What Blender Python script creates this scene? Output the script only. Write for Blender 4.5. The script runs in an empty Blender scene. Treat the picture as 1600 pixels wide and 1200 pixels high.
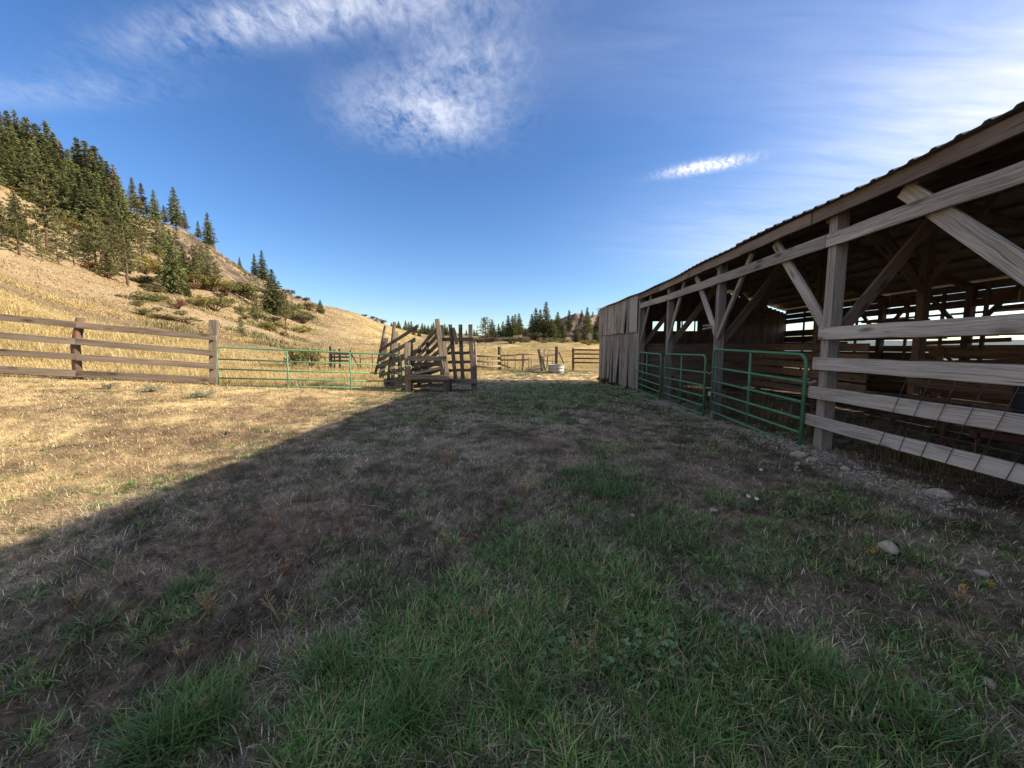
import bpy, math, random
import numpy as np
from mathutils import Vector
R = math.radians
rnd = random.Random(7)
rng = np.random.default_rng(7)
C = bpy.context.scene.collection
scene = bpy.context.scene

# ------------------------------------------------------------------ camera
EYE = 1.5
FOC = 600.0                                   # focal length in photograph pixels (1600 wide)
PIT = math.atan(57 / 600)
YAW = math.atan(23 / 600 * math.cos(PIT))
cd = bpy.data.cameras.new('camera'); cam = bpy.data.objects.new('camera', cd); C.objects.link(cam)
cd.sensor_width = 36; cd.lens = 36 * FOC / 1600; cd.clip_end = 20000; cd.clip_start = 0.05
cam.location = (0, 0, EYE); cam.rotation_euler = (R(90) - PIT, 0, YAW)
scene.camera = cam

# ------------------------------------------------------------------ light
SUN_EL, SUN_AZ = R(23.6), R(4)                # azimuth measured from +X towards +Y
sun_dir = Vector((math.cos(SUN_EL) * math.cos(SUN_AZ), math.cos(SUN_EL) * math.sin(SUN_AZ), math.sin(SUN_EL)))
ld = bpy.data.lights.new('sun', 'SUN'); ld.energy = 5.0; ld.angle = R(0.5); ld.color = (1.0, 0.88, 0.68)
lo = bpy.data.objects.new('sun', ld); C.objects.link(lo)
lo.rotation_euler = (-sun_dir).to_track_quat('-Z', 'Y').to_euler()
scene.view_settings.view_transform = 'Standard'
scene.view_settings.look = 'None'
scene.view_settings.gamma = 1.0
scene.view_settings.exposure = 1.2
SKY_STRENGTH = 0.088


def at(px, py, d):
    """world point seen at photograph pixel (px, py) at horizontal forward distance d"""
    x = (px - 800) / FOC; y = -(py - 600) / FOC
    f = math.cos(PIT) + y * math.sin(PIT); z = -math.sin(PIT) + y * math.cos(PIT)
    t = d / f
    return Vector((x * t * math.cos(YAW) - d * math.sin(YAW), x * t * math.sin(YAW) + d * math.cos(YAW), EYE + z * t))


def onX(px, py, X):
    a = at(px, py, 1.0) - Vector((0, 0, EYE)); t = X / a.x
    return Vector((X, a.y * t, EYE + a.z * t))


# ------------------------------------------------------------------ sky with clouds
W = bpy.data.worlds.new('World'); scene.world = W; W.use_nodes = True
nt = W.node_tree; nt.nodes.clear()


class NT:
    """small helper to write node trees"""
    def __init__(s, t): s.t = t
    def n(s, typ, **kw):
        o = s.t.nodes.new(typ)
        for k, v in kw.items(): setattr(o, k, v)
        return o
    def put(s, sock, v):
        if isinstance(v, bpy.types.NodeSocket): s.t.links.new(v, sock)
        elif v is not None: sock.default_value = v
    def m(s, op, a, b=None, c=None, clamp=False):
        o = s.n('ShaderNodeMath', operation=op, use_clamp=clamp)
        s.put(o.inputs[0], a); s.put(o.inputs[1], b) if b is not None else None
        if c is not None: s.put(o.inputs[2], c)
        return o.outputs[0]
    def mix(s, f, a, b, mode='MIX'):
        o = s.n('ShaderNodeMix', data_type='RGBA', blend_type=mode)
        s.put(o.inputs[0], f); s.put(o.inputs[6], a); s.put(o.inputs[7], b)
        return o.outputs[2]
    def noise(s, vec, scale, detail=4, rough=0.55, dist=0.0, dim='3D'):
        o = s.n('ShaderNodeTexNoise', noise_dimensions=dim)
        s.put(o.inputs['Vector'], vec)
        o.inputs['Scale'].default_value = scale; o.inputs['Detail'].default_value = detail
        o.inputs['Roughness'].default_value = rough; o.inputs['Distortion'].default_value = dist
        return o.outputs['Fac']
    def ramp(s, f, stops, interp='LINEAR'):
        o = s.n('ShaderNodeValToRGB'); o.color_ramp.interpolation = interp
        e = o.color_ramp.elements
        while len(e) < len(stops): e.new(0.5)
        for i, (p, c) in enumerate(stops):
            e[i].position = p; e[i].color = (c, c, c, 1) if not isinstance(c, tuple) else (*c, 1)
        s.put(o.inputs[0], f)
        return o.outputs[0]
    def mapping(s, vec, scale=(1, 1, 1), loc=(0, 0, 0), rot=(0, 0, 0)):
        o = s.n('ShaderNodeMapping'); s.put(o.inputs[0], vec)
        o.inputs['Location'].default_value = loc; o.inputs['Rotation'].default_value = rot; o.inputs['Scale'].default_value = scale
        return o.outputs[0]
    def comb(s, x, y, z):
        o = s.n('ShaderNodeCombineXYZ'); s.put(o.inputs[0], x); s.put(o.inputs[1], y); s.put(o.inputs[2], z)
        return o.outputs[0]


g = NT(nt)
sky = g.n('ShaderNodeTexSky', sky_type='NISHITA')
sky.sun_disc = False; sky.sun_elevation = SUN_EL; sky.sun_rotation = R(90) - SUN_AZ
sky.air_density = 1.0; sky.dust_density = 0.6; sky.ozone_density = 3.0; sky.altitude = 600
tc = g.n('ShaderNodeTexCoord')
sp = g.n('ShaderNodeSeparateXYZ'); g.put(sp.inputs[0], tc.outputs['Generated'])
zz = g.m('ADD', g.m('MAXIMUM', sp.outputs[2], 0.0), 0.16)
cx = g.m('DIVIDE', sp.outputs[0], zz); cy = g.m('DIVIDE', sp.outputs[1], zz)
P2 = g.comb(cx, cy, 0.0)


def sky_p(px, py):
    v = (at(px, py, 1.0) - Vector((0, 0, EYE))).normalized()
    z = max(v.z, 0) + 0.16
    return v.x / z, v.y / z


def blob(px, py, ex, ey, rot, soft=1.0):
    """soft elliptical region of the cloud layer round the direction of (px, py)"""
    a, b = sky_p(px, py)
    dx = g.m('SUBTRACT', cx, a); dy = g.m('SUBTRACT', cy, b)
    c, s_ = math.cos(rot), math.sin(rot)
    u = g.m('DIVIDE', g.m('ADD', g.m('MULTIPLY', dx, c), g.m('MULTIPLY', dy, s_)), ex)
    v = g.m('DIVIDE', g.m('SUBTRACT', g.m('MULTIPLY', dy, c), g.m('MULTIPLY', dx, s_)), ey)
    q = g.m('ADD', g.m('MULTIPLY', u, u), g.m('MULTIPLY', v, v))
    return g.m('POWER', 2.718, g.m('MULTIPLY', q, -soft))


def addm(*a):
    r = a[0]
    for b in a[1:]: r = g.m('ADD', r, b)
    return r


n_big = g.noise(P2, 3.0, 6, 0.6, 0.4)
n_rip = g.noise(g.mapping(P2, (1.12, .82, 1), rot=(0, 0, 0.35)), 25.0, 6, 0.66, 0.45)
n_str = g.noise(g.mapping(P2, (1.2, 6.0, 1), rot=(0, 0, -0.15)), 2.2, 5, 0.6, 0.5)
m_main = addm(g.m('MULTIPLY', blob(665, 180, .22, .145, 0.1), 0.82), g.m('MULTIPLY', blob(480, 18, .40, .06, -0.05), 0.85), g.m('MULTIPLY', blob(730, 90, .16, .12, 0.0), 0.45), g.m('MULTIPLY', blob(110, 140, .30, .06, 0.1), 0.25))
fluff = g.m('ADD', g.m('MULTIPLY', n_big, 0.95), g.m('MULTIPLY', n_rip, 0.7))
c1 = g.m('MULTIPLY', g.m('MULTIPLY', m_main, g.ramp(fluff, [(0.64, 0.0), (1.2, 1.0)])), 0.95)
m_small = blob(1102, 260, .15, .042, -0.41, 1.5)
rip2 = g.n('ShaderNodeTexWave', wave_type='BANDS', bands_direction='X'); g.put(rip2.inputs[0], g.mapping(P2, (1, 1, 1), rot=(0, 0, 0.5)))
rip2.inputs['Scale'].default_value = 12; rip2.inputs['Distortion'].default_value = 7; rip2.inputs['Detail'].default_value = 4; rip2.inputs['Detail Scale'].default_value = 2.5
c2 = g.m('MULTIPLY', m_small, g.m('ADD', 0.5, g.m('MULTIPLY', g.ramp(g.m('ADD', g.m('MULTIPLY', n_rip, 0.85), g.m('MULTIPLY', rip2.outputs['Fac'], 0.16)), [(0.36, 0.0), (0.64, 1.0)]), 1.4)))
m_veil = addm(g.m('MULTIPLY', blob(1700, 130, 0.46, 0.5, 0.0), 1.7), g.m('MULTIPLY', blob(1250, 390, 0.8, 0.6, 0.2), 0.95), g.m('MULTIPLY', blob(1150, 80, 0.7, 0.22, 0.0), 0.22))
c3 = g.m('MULTIPLY', g.m('MULTIPLY', m_veil, g.ramp(n_str, [(0.2, 0.35), (0.8, 1.0)])), 0.72)
cl = g.m('MINIMUM', addm(c1, c2, c3), 1.0)
hs = g.n('ShaderNodeHueSaturation'); hs.inputs['Saturation'].default_value = 1.2; hs.inputs['Hue'].default_value = 0.508
g.put(hs.inputs['Color'], sky.outputs[0])
colr = g.mix(cl, hs.outputs[0], (5.0, 5.2, 5.9, 1))
# unseen bright cloud sheet, added over and behind the viewpoint as fill light
m_fill = g.m('MULTIPLY', g.ramp(g.m('MULTIPLY', g.m('ADD', cy, 2.0), 0.3), [(0.66, 1.0), (0.84, 0.0)]), g.ramp(g.m('ADD', g.m('MULTIPLY', n_big, 0.6), g.m('MULTIPLY', n_str, 0.5)), [(0.2, 0.45), (0.75, 1.0)]))
colr = g.mix(g.m('MULTIPLY', m_fill, 0.75), colr, (4.9, 5.1, 5.6, 1))
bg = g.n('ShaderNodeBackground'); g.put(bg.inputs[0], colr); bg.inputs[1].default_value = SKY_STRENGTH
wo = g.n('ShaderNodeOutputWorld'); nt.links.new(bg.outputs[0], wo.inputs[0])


# ------------------------------------------------------------------ materials
def new_mat(name):
    m = bpy.data.materials.new(name); m.use_nodes = True
    m.node_tree.nodes.clear(); k = NT(m.node_tree)
    b = k.n('ShaderNodeBsdfPrincipled'); o = k.n('ShaderNodeOutputMaterial')
    m.node_tree.links.new(b.outputs[0], o.inputs[0])
    b.inputs['Specular IOR Level'].default_value = 0.25
    return m, k, b, o


def wood_mat(name, light, dark, stain=None, stain_amt=0.0, rough=0.85, lichen=None):
    m, k, b, o = new_mat(name)
    uv = k.n('ShaderNodeUVMap').outputs[0]
    warp = k.noise(k.mapping(uv, (2.2, 4.0, 1)), 1.0, 2, 0.5)
    wc = k.n('ShaderNodeVectorMath', operation='ADD'); k.put(wc.inputs[0], uv); k.put(wc.inputs[1], k.comb(0.0, k.m('MULTIPLY', warp, 0.06), 0.0)); uv = wc.outputs[0]
    grain = k.noise(k.mapping(uv, (1.3, 55, 1)), 1.0, 6, 0.62, 0.6)
    fine = k.noise(k.mapping(uv, (6, 190, 1)), 1.0, 3, 0.6)
    big = k.noise(k.mapping(uv, (0.45, 2.6, 1)), 1.0, 3, 0.5)
    # knots: scattered along the board
    vo = k.n('ShaderNodeTexVoronoi', feature='F1'); k.put(vo.inputs[0], k.mapping(uv, (1.5, 5.2, 1))); vo.inputs['Scale'].default_value = 1.0
    knot = k.ramp(vo.outputs['Distance'], [(0.09, 1.0), (0.24, 0.0)])
    f = k.m('ADD', k.m('MULTIPLY', grain, 0.75), k.m('MULTIPLY', fine, 0.35))
    f = k.m('ADD', f, k.m('MULTIPLY', k.m('SUBTRACT', big, 0.5), 0.7))
    c = k.mix(k.ramp(f, [(0.38, 0.0), (0.68, 1.0)]), (*dark, 1), (*light, 1))
    c = k.mix(k.m('MULTIPLY', knot, 0.85), c, (dark[0] * .5, dark[1] * .45, dark[2] * .42, 1))
    crack = k.ramp(k.noise(k.mapping(uv, (0.8, 24, 1)), 1.0, 2, 0.5, 0.3), [(0.30, 1.0), (0.345, 0.0)])
    c = k.mix(k.m('MULTIPLY', crack, 0.65), c, (dark[0] * .3, dark[1] * .3, dark[2] * .3, 1))
    if stain:
        sn = k.ramp(k.noise(k.mapping(uv, (0.9, 1.6, 1)), 1.6, 4, 0.6), [(0.5, 0.0), (0.68, 1.0)])
        c = k.mix(k.m('MULTIPLY', sn, stain_amt), c, (*stain, 1))
    if lichen:
        sn = k.ramp(k.noise(k.mapping(uv, (1.2, 3.0, 1)), 1.3, 5, 0.65), [(0.55, 0.0), (0.66, 1.0)])
        c = k.mix(k.m('MULTIPLY', sn, 0.75), c, (*lichen, 1))
    oi = k.n('ShaderNodeObjectInfo').outputs['Random']
    c = k.mix(1.0, c, k.ramp(oi, [(0.0, 0.74), (1.0, 1.16)]), 'MULTIPLY')
    rust = k.ramp(k.noise(k.mapping(uv, (3.5, 9, 1)), 1.0, 3, 0.6), [(0.66, 0.0), (0.74, 1.0)])
    c = k.mix(k.m('MULTIPLY', rust, 0.5), c, (dark[0] * .75, dark[1] * .55, dark[2] * .45, 1))
    k.put(b.inputs['Base Color'], c); b.inputs['Roughness'].default_value = rough
    bp = k.n('ShaderNodeBump'); bp.inputs['Strength'].default_value = 0.8; bp.inputs['Distance'].default_value = 0.01
    k.put(bp.inputs['Height'], k.m('SUBTRACT', f, k.m('MULTIPLY', crack, 0.8))); k.put(b.inputs['Normal'], bp.outputs[0])
    return m


def plain_mat(name, c1, c2, scale=6, rough=0.6, metal=0.0, bump=0.0, spots=None):
    m, k, b, o = new_mat(name)
    tcn = k.n('ShaderNodeTexCoord').outputs['Object']
    f = k.ramp(k.noise(tcn, scale, 6, 0.65, 0.2), [(0.35, 0.0), (0.68, 1.0)])
    c = k.mix(f, (*c1, 1), (*c2, 1))
    if spots:
        s2 = k.ramp(k.noise(tcn, scale * 4, 4, 0.6), [(0.62, 0.0), (0.7, 1.0)])
        c = k.mix(s2, c, (*spots, 1))
    k.put(b.inputs['Base Color'], c)
    b.inputs['Roughness'].default_value = rough; b.inputs['Metallic'].default_value = metal
    if bump:
        bp = k.n('ShaderNodeBump'); bp.inputs['Strength'].default_value = bump; bp.inputs['Distance'].default_value = 0.02
        k.put(bp.inputs['Height'], k.noise(tcn, scale * 3, 6, 0.7)); k.put(b.inputs['Normal'], bp.outputs[0])
    return m


def attr_mat(name, transl=0.35, rough=0.7, spec=0.15, vary=False):
    """plant material coloured by the mesh's own per-blade colour"""
    m, k, b, o = new_mat(name)
    a = k.n('ShaderNodeVertexColor', layer_name='Col').outputs[0]
    if vary:
        oi = k.n('ShaderNodeObjectInfo').outputs['Random']
        h = k.n('ShaderNodeHueSaturation'); k.put(h.inputs['Color'], a)
        k.put(h.inputs['Hue'], k.m('ADD', 0.485, k.m('MULTIPLY', oi, 0.03)))
        k.put(h.inputs['Value'], k.m('ADD', 0.7, k.m('MULTIPLY', k.m('FRACT', k.m('MULTIPLY', oi, 17.3)), 0.6)))
        a = h.outputs[0]
    k.put(b.inputs['Base Color'], a); b.inputs['Roughness'].default_value = rough
    b.inputs['Specular IOR Level'].default_value = spec
    tr = k.n('ShaderNodeBsdfTranslucent'); k.put(tr.inputs[0], a)
    mx = k.n('ShaderNodeMixShader'); mx.inputs[0].default_value = transl
    m.node_tree.links.new(b.outputs[0], mx.inputs[1]); m.node_tree.links.new(tr.outputs[0], mx.inputs[2])
    m.node_tree.links.new(mx.outputs[0], o.inputs[0])
    return m


M_BARN = wood_mat('weathered_grey_board', (0.43, 0.42, 0.405), (0.17, 0.16, 0.15))
M_POST = wood_mat('weathered_post_wood', (0.32, 0.305, 0.285), (0.12, 0.108, 0.097))
M_SIDING = wood_mat('weathered_siding', (0.31, 0.295, 0.275), (0.08, 0.072, 0.066), (0.15, 0.09, 0.05), 0.45)
M_FASCIA = wood_mat('fascia_wood', (0.24, 0.205, 0.185), (0.12, 0.10, 0.09), (0.16, 0.10, 0.07), 0.4)
M_INNER = wood_mat('old_inner_wood', (0.24, 0.19, 0.155), (0.095, 0.072, 0.058), (0.22, 0.10, 0.05), 0.4)
M_RAIL = wood_mat('brown_fence_rail', (0.24, 0.19, 0.15), (0.09, 0.067, 0.052))
M_LICHEN = wood_mat('lichened_fence_rail', (0.24, 0.19, 0.15), (0.09, 0.067, 0.052), lichen=(0.26, 0.18, 0.03))
M_POLE = wood_mat('brown_round_post', (0.17, 0.115, 0.085), (0.065, 0.042, 0.032), (0.22, 0.09, 0.045), 0.5)
M_CHUTE = wood_mat('dark_weathered_timber', (0.17, 0.14, 0.115), (0.042, 0.034, 0.028), (0.11, 0.065, 0.035), 0.3)
M_CHUTEL = wood_mat('pale_weathered_timber', (0.33, 0.27, 0.20), (0.10, 0.075, 0.055))
M_GREEN = plain_mat('green_gate_paint', (0.04, 0.15, 0.085), (0.075, 0.20, 0.12), 4, 0.45, 0.0, 0.0, (0.10, 0.10, 0.06))
M_GREEN_LIT = plain_mat('sunlit_green_paint', (0.09, 0.22, 0.12), (0.14, 0.27, 0.16), 4, 0.5, 0.0, 0.0, (0.16, 0.15, 0.09))  # gate green made paler to stand for sunlight on the long gate
M_ROOF = plain_mat('old_dark_roofing', (0.26, 0.25, 0.235), (0.16, 0.145, 0.13), 1.5, 0.6, 0.1, 0.1, (0.17, 0.11, 0.07))
M_PATCH = plain_mat('grey_plywood', (0.33, 0.33, 0.345), (0.25, 0.25, 0.26), 9, 0.85, 0, 0.2)
M_RUST = plain_mat('rusty_steel', (0.075, 0.035, 0.025), (0.12, 0.055, 0.035), 9, 0.8, 0.0, 0.2)
M_WIRE = plain_mat('old_wire', (0.05, 0.042, 0.04), (0.10, 0.075, 0.06), 20, 0.6, 0.4)
M_GALV = plain_mat('galvanised_tank', (0.34, 0.36, 0.35), (0.22, 0.235, 0.23), 5, 0.5, 0.35, 0.1)
M_STONE = plain_mat('field_stone', (0.36, 0.33, 0.285), (0.20, 0.18, 0.155), 14, 0.9, 0, 0.6, (0.44, 0.41, 0.36))
M_BARK = plain_mat('conifer_bark', (0.13, 0.08, 0.055), (0.07, 0.045, 0.035), 3, 0.95, 0, 0.4)
M_RED = plain_mat('faded_red_paint', (0.10, 0.03, 0.026), (0.06, 0.026, 0.022), 6, 0.6)
M_ORANGE = plain_mat('orange_yellow_paint', (0.55, 0.24, 0.03), (0.42, 0.17, 0.02), 6, 0.6)
M_DARKBLUE = plain_mat('dark_blue_paint', (0.02, 0.035, 0.05), (0.03, 0.04, 0.05), 6, 0.6)
M_WHITE = plain_mat('white_twine', (0.7, 0.68, 0.64), (0.55, 0.53, 0.5), 8, 0.8)
M_PLANT = attr_mat('plant_leaf', 0.3, 0.5, 0.45)
M_NEEDLE = attr_mat('conifer_needles', 0.25, 0.75, 0.1, vary=True)
M_SHRUB = attr_mat('shrub_leaf', 0.35, 0.75, 0.1, vary=True)


# ------------------------------------------------------------------ mesh helpers
class MB:
    def __init__(s): s.v = []; s.f = []; s.uv = []; s.sm = []
    def face(s, ids, uvs, smooth=False):
        s.f.append(ids); s.uv.append(uvs); s.sm.append(smooth)
    def beam(s, p0, p1, w, t, n=(0, -1, 0), segs=4, wob=0.004, ch=0.004, taper=0.0):
        """sawn board from p0 to p1: w across the wide face, t thick, n = direction the wide face looks"""
        p0 = Vector(p0); p1 = Vector(p1); ax = (p1 - p0); L = ax.length
        if L < 1e-6: return s
        ax.normalize(); n = Vector(n); n = (n - ax * n.dot(ax))
        if n.length < 1e-4: n = ax.orthogonal()
        n.normalize(); b = ax.cross(n)
        hw, ht = w / 2, t / 2; ch = min(ch, ht * .6, hw * .6)
        prof = [(-hw + ch, ht), (hw - ch, ht), (hw, ht - ch), (hw, -ht + ch), (hw - ch, -ht), (-hw + ch, -ht), (-hw, -ht + ch), (-hw, ht - ch)]
        per = [0]
        for i in range(8):
            a, c = prof[i], prof[(i + 1) % 8]; per.append(per[-1] + math.hypot(a[0] - c[0], a[1] - c[1]))
        uo, vo = rnd.uniform(0, 60), rnd.uniform(0, 60)
        base = len(s.v)
        for i in range(segs + 1):
            q = i / segs; c0 = p0 + ax * (L * q)
            k = 1 - taper * q
            ow = rnd.uniform(-wob, wob); on = rnd.uniform(-wob, wob) * 0.5
            for (a, c) in prof:
                s.v.append(c0 + b * (a * k + ow + rnd.uniform(-wob, wob) * .3) + n * (c * k + on))
        for i in range(segs):
            u0, u1 = uo + L * i / segs, uo + L * (i + 1) / segs
            for j in range(8):
                a = base + i * 8 + j; b2 = base + i * 8 + (j + 1) % 8
                v0, v1 = vo + per[j], vo + per[j + 1]
                s.face((a, b2, b2 + 8, a + 8), ((u0, v0), (u0, v1), (u1, v1), (u1, v0)))
        e = base + segs * 8
        euv = tuple((uo + pr[1] * .3, vo + pr[0]) for pr in prof)
        s.face(tuple(base + 7 - j for j in range(8)), tuple(reversed(euv)))
        s.face(tuple(e + j for j in range(8)), euv)
        return s
    def tube(s, pts, r, n=10, cap=True, r1=None, wob=0.0):
        pts = [Vector(p) for p in pts]; m = len(pts); base = len(s.v)
        L = 0; uo, vo = rnd.uniform(0, 60), rnd.uniform(0, 60); us = []
        nrm = None
        for i, p in enumerate(pts):
            d = (pts[min(i + 1, m - 1)] - pts[max(i - 1, 0)]).normalized()
            if nrm is None: nrm = d.orthogonal().normalized()
            else: nrm = (nrm - d * nrm.dot(d)).normalized()
            bb = d.cross(nrm)
            if i: L += (p - pts[i - 1]).length
            us.append(uo + L)
            rr = r if r1 is None else r + (r1 - r) * i / max(1, m - 1)
            for j in range(n):
                a = 2 * math.pi * j / n; q = rr * (1 + rnd.uniform(-wob, wob))
                s.v.append(p + nrm * (math.cos(a) * q) + bb * (math.sin(a) * q))
        for i in range(m - 1):
            for j in range(n):
                a = base + i * n + j; b2 = base + i * n + (j + 1) % n
                v0, v1 = vo + 6.28 * r * j / n, vo + 6.28 * r * (j + 1) / n
                s.face((a, b2, b2 + n, a + n), ((us[i], v0), (us[i], v1), (us[i + 1], v1), (us[i + 1], v0)), True)
        if cap:
            uvc = tuple((uo + r * math.cos(6.28 * j / n), vo + r * math.sin(6.28 * j / n)) for j in range(n))
            s.face(tuple(base + n - 1 - j for j in range(n)), uvc)
            s.face(tuple(base + (m - 1) * n + j for j in range(n)), uvc)
        return s
    def poly(s, pts, uvs=None, smooth=False):
        base = len(s.v); s.v += [Vector(p) for p in pts]
        s.face(tuple(range(base, base + len(pts))), uvs or tuple((p[0], p[2]) for p in pts), smooth)
        return s


ROOT = {}


def tag(o, label=None, cat=None, group=None, kind=None):
    if label: o['label'] = label
    if cat: o['category'] = cat
    if group: o['group'] = group
    if kind: o['kind'] = kind
    return o


def thing(name, label, cat, loc, group=None):
    o = bpy.data.objects.new(name, None); C.objects.link(o)
    o.empty_display_size = 0.2; o.location = loc; ROOT[o.name] = Vector(loc)
    return tag(o, label, cat, group)


def obj(name, mb, mat, parent=None, label=None):
    off = ROOT[parent.name] if parent else Vector((0, 0, 0))
    me = bpy.data.meshes.new(name)
    me.from_pydata([tuple(v - off) for v in mb.v], [], mb.f)
    uvl = me.uv_layers.new(name='UVMap')
    flat = [c for fu in mb.uv for q in fu for c in q]
    uvl.data.foreach_set('uv', flat)
    me.polygons.foreach_set('use_smooth', mb.sm)
    me.materials.append(mat); me.update()
    o = bpy.data.objects.new(name, me); C.objects.link(o)
    if parent: o.parent = parent; ROOT[o.name] = off
    if label: o['label'] = label
    return o


def np_mesh(name, verts, tris, cols=None, mat=None, smooth=False):
    me = bpy.data.meshes.new(name)
    verts = np.ascontiguousarray(verts, np.float32); tris = np.ascontiguousarray(tris, np.int32)
    k = tris.shape[1]
    me.vertices.add(len(verts)); me.vertices.foreach_set('co', verts.ravel())
    me.loops.add(tris.size); me.loops.foreach_set('vertex_index', tris.ravel())
    me.polygons.add(len(tris)); me.polygons.foreach_set('loop_start', np.arange(0, tris.size, k, dtype=np.int32))
    me.polygons.foreach_set('loop_total', np.full(len(tris), k, np.int32))
    me.update(calc_edges=True)
    if smooth: me.polygons.foreach_set('use_smooth', np.ones(len(tris), bool))
    if cols is not None:
        ca = me.color_attributes.new('Col', 'FLOAT_COLOR', 'POINT')
        c4 = np.ones((len(verts), 4), np.float32); c4[:, :3] = cols
        ca.data.foreach_set('color', c4.ravel())
    if mat: me.materials.append(mat)
    return me


def link(name, me, parent=None):
    o = bpy.data.objects.new(name, me); C.objects.link(o)
    if parent: o.parent = parent
    return o


# ------------------------------------------------------------------ numpy noise
_tab = np.random.default_rng(3).random((256, 256)).astype(np.float32)


def vnoise(x, y):
    xi = np.floor(x).astype(int); yi = np.floor(y).astype(int); fx = x - xi; fy = y - yi
    fx = fx * fx * (3 - 2 * fx); fy = fy * fy * (3 - 2 * fy)
    a = _tab[xi & 255, yi & 255]; b = _tab[(xi + 1) & 255, yi & 255]; c = _tab[xi & 255, (yi + 1) & 255]; d = _tab[(xi + 1) & 255, (yi + 1) & 255]
    return (a * (1 - fx) + b * fx) * (1 - fy) + (c * (1 - fx) + d * fx) * fy


def fbm(x, y, s, o=4, off=0.0):
    r = 0; a = 0.5; t = 0
    for i in range(o):
        r = r + a * vnoise(x * s + 17.3 * i + off, y * s + 9.1 * i + off * 1.7); t += a; a *= 0.5; s *= 2.03
    return r / t


def sst(x, a, b):
    t = np.clip((x - a) / (b - a), 0, 1); return t * t * (3 - 2 * t)


# ------------------------------------------------------------------ terrain
# per photograph column: (forward distance, photograph row of the ground there)
COLS = {
    -300: [(20, 470), (40, 360), (60, 280), (100, 160), (150, 60), (260, 60)],
    0:   [(14, 566), (20, 512), (30, 462), (42, 425), (56, 395), (75, 340), (100, 292), (150, 225), (260, 225)],
    100: [(14, 578), (22, 540), (32, 505), (45, 468), (66, 418), (85, 385), (110, 345), (160, 285), (280, 285)],
    200: [(15, 585), (22, 556), (35, 520), (50, 490), (78, 445), (95, 420), (120, 380), (175, 330), (300, 335)],
    300: [(16, 590), (25, 560), (40, 528), (55, 507), (90, 465), (105, 445), (135, 410), (190, 364), (320, 380)],
    345: [(16, 592), (26, 566), (42, 538), (65, 512), (95, 475), (115, 450), (140, 425), (195, 389), (320, 410)],
    400: [(16, 597), (27, 570), (45, 545), (70, 522), (100, 498), (130, 468), (160, 445), (200, 431), (320, 445)],
    450: [(16, 600), (28, 574), (50, 551), (75, 536), (105, 515), (140, 490), (175, 466), (205, 456), (320, 470)],
    500: [(17, 600), (30, 574), (55, 553), (85, 541), (120, 522), (160, 496), (210, 475), (320, 485)],
    556: [(18, 600), (32, 572), (60, 553), (95, 543), (140, 528), (190, 504), (235, 486), (340, 492)],
    605: [(18, 600), (34, 570), (65, 553), (110, 543), (160, 534), (220, 518), (265, 508), (380, 512)],
    660: [(20, 596), (36, 568), (70, 551), (130, 543), (190, 538), (240, 532), (290, 525), (360, 524), (480, 514), (700, 514)],
    745: [(20, 595), (38, 566), (75, 550), (140, 541), (165, 536), (185, 530), (210, 526), (300, 527), (480, 526), (700, 524)],
    800: [(20, 595), (40, 565), (75, 548), (130, 539), (160, 533), (180, 527), (220, 523), (300, 524), (700, 526)],
    850: [(20, 595), (40, 565), (75, 548), (130, 537), (165, 533), (185, 523), (215, 508), (240, 500), (320, 510), (700, 526)],
    900: [(21, 594), (40, 565), (75, 548), (130, 537), (165, 535), (185, 520), (205, 500), (230, 491), (320, 505), (700, 526)],
    945: [(21, 594), (40, 566), (75, 549), (130, 538), (165, 536), (185, 518), (205, 499), (230, 492), (320, 507), (700, 528)],
    1030: [(22, 591), (40, 570), (75, 556), (130, 548), (170, 545), (240, 538), (700, 536), (2500, 536)],
    1150: [(22, 591), (40, 570), (75, 563), (150, 560), (300, 556), (800, 548), (2500, 534)],
    1350: [(16, 606), (22, 592), (40, 578), (75, 572), (150, 568), (300, 566), (800, 560), (2500, 532)],
    1600: [(12, 628), (22, 592), (40, 578), (75, 574), (150, 570), (300, 567), (800, 560), (2500, 530)],
    1900: [(9, 655), (22, 592), (40, 578), (75, 574), (150, 570), (300, 567), (800, 560), (2500, 530)],
}
RMIN, RMAX, NR = 0.6, 4000.0, 430
TH_T = np.radians(np.linspace(-75, 66, 283)); LR_T = np.linspace(math.log(6), math.log(RMAX), 260)


def z_near(x, y):
    t = -(x + 4.2)
    z = 0.085 * np.where(t > 8, t, np.log1p(np.exp(np.clip(t * 2.2, -30, 30))) / 2.2)
    z = np.minimum(z, 1.5)
    z = z - 0.15 * np.exp(-((x - 4.1) / 0.9) ** 2) * sst(y, 6, 9)
    z = z - 0.17 * sst(y, 12, 21) * sst(x, -4, -1)
    return z


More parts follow.
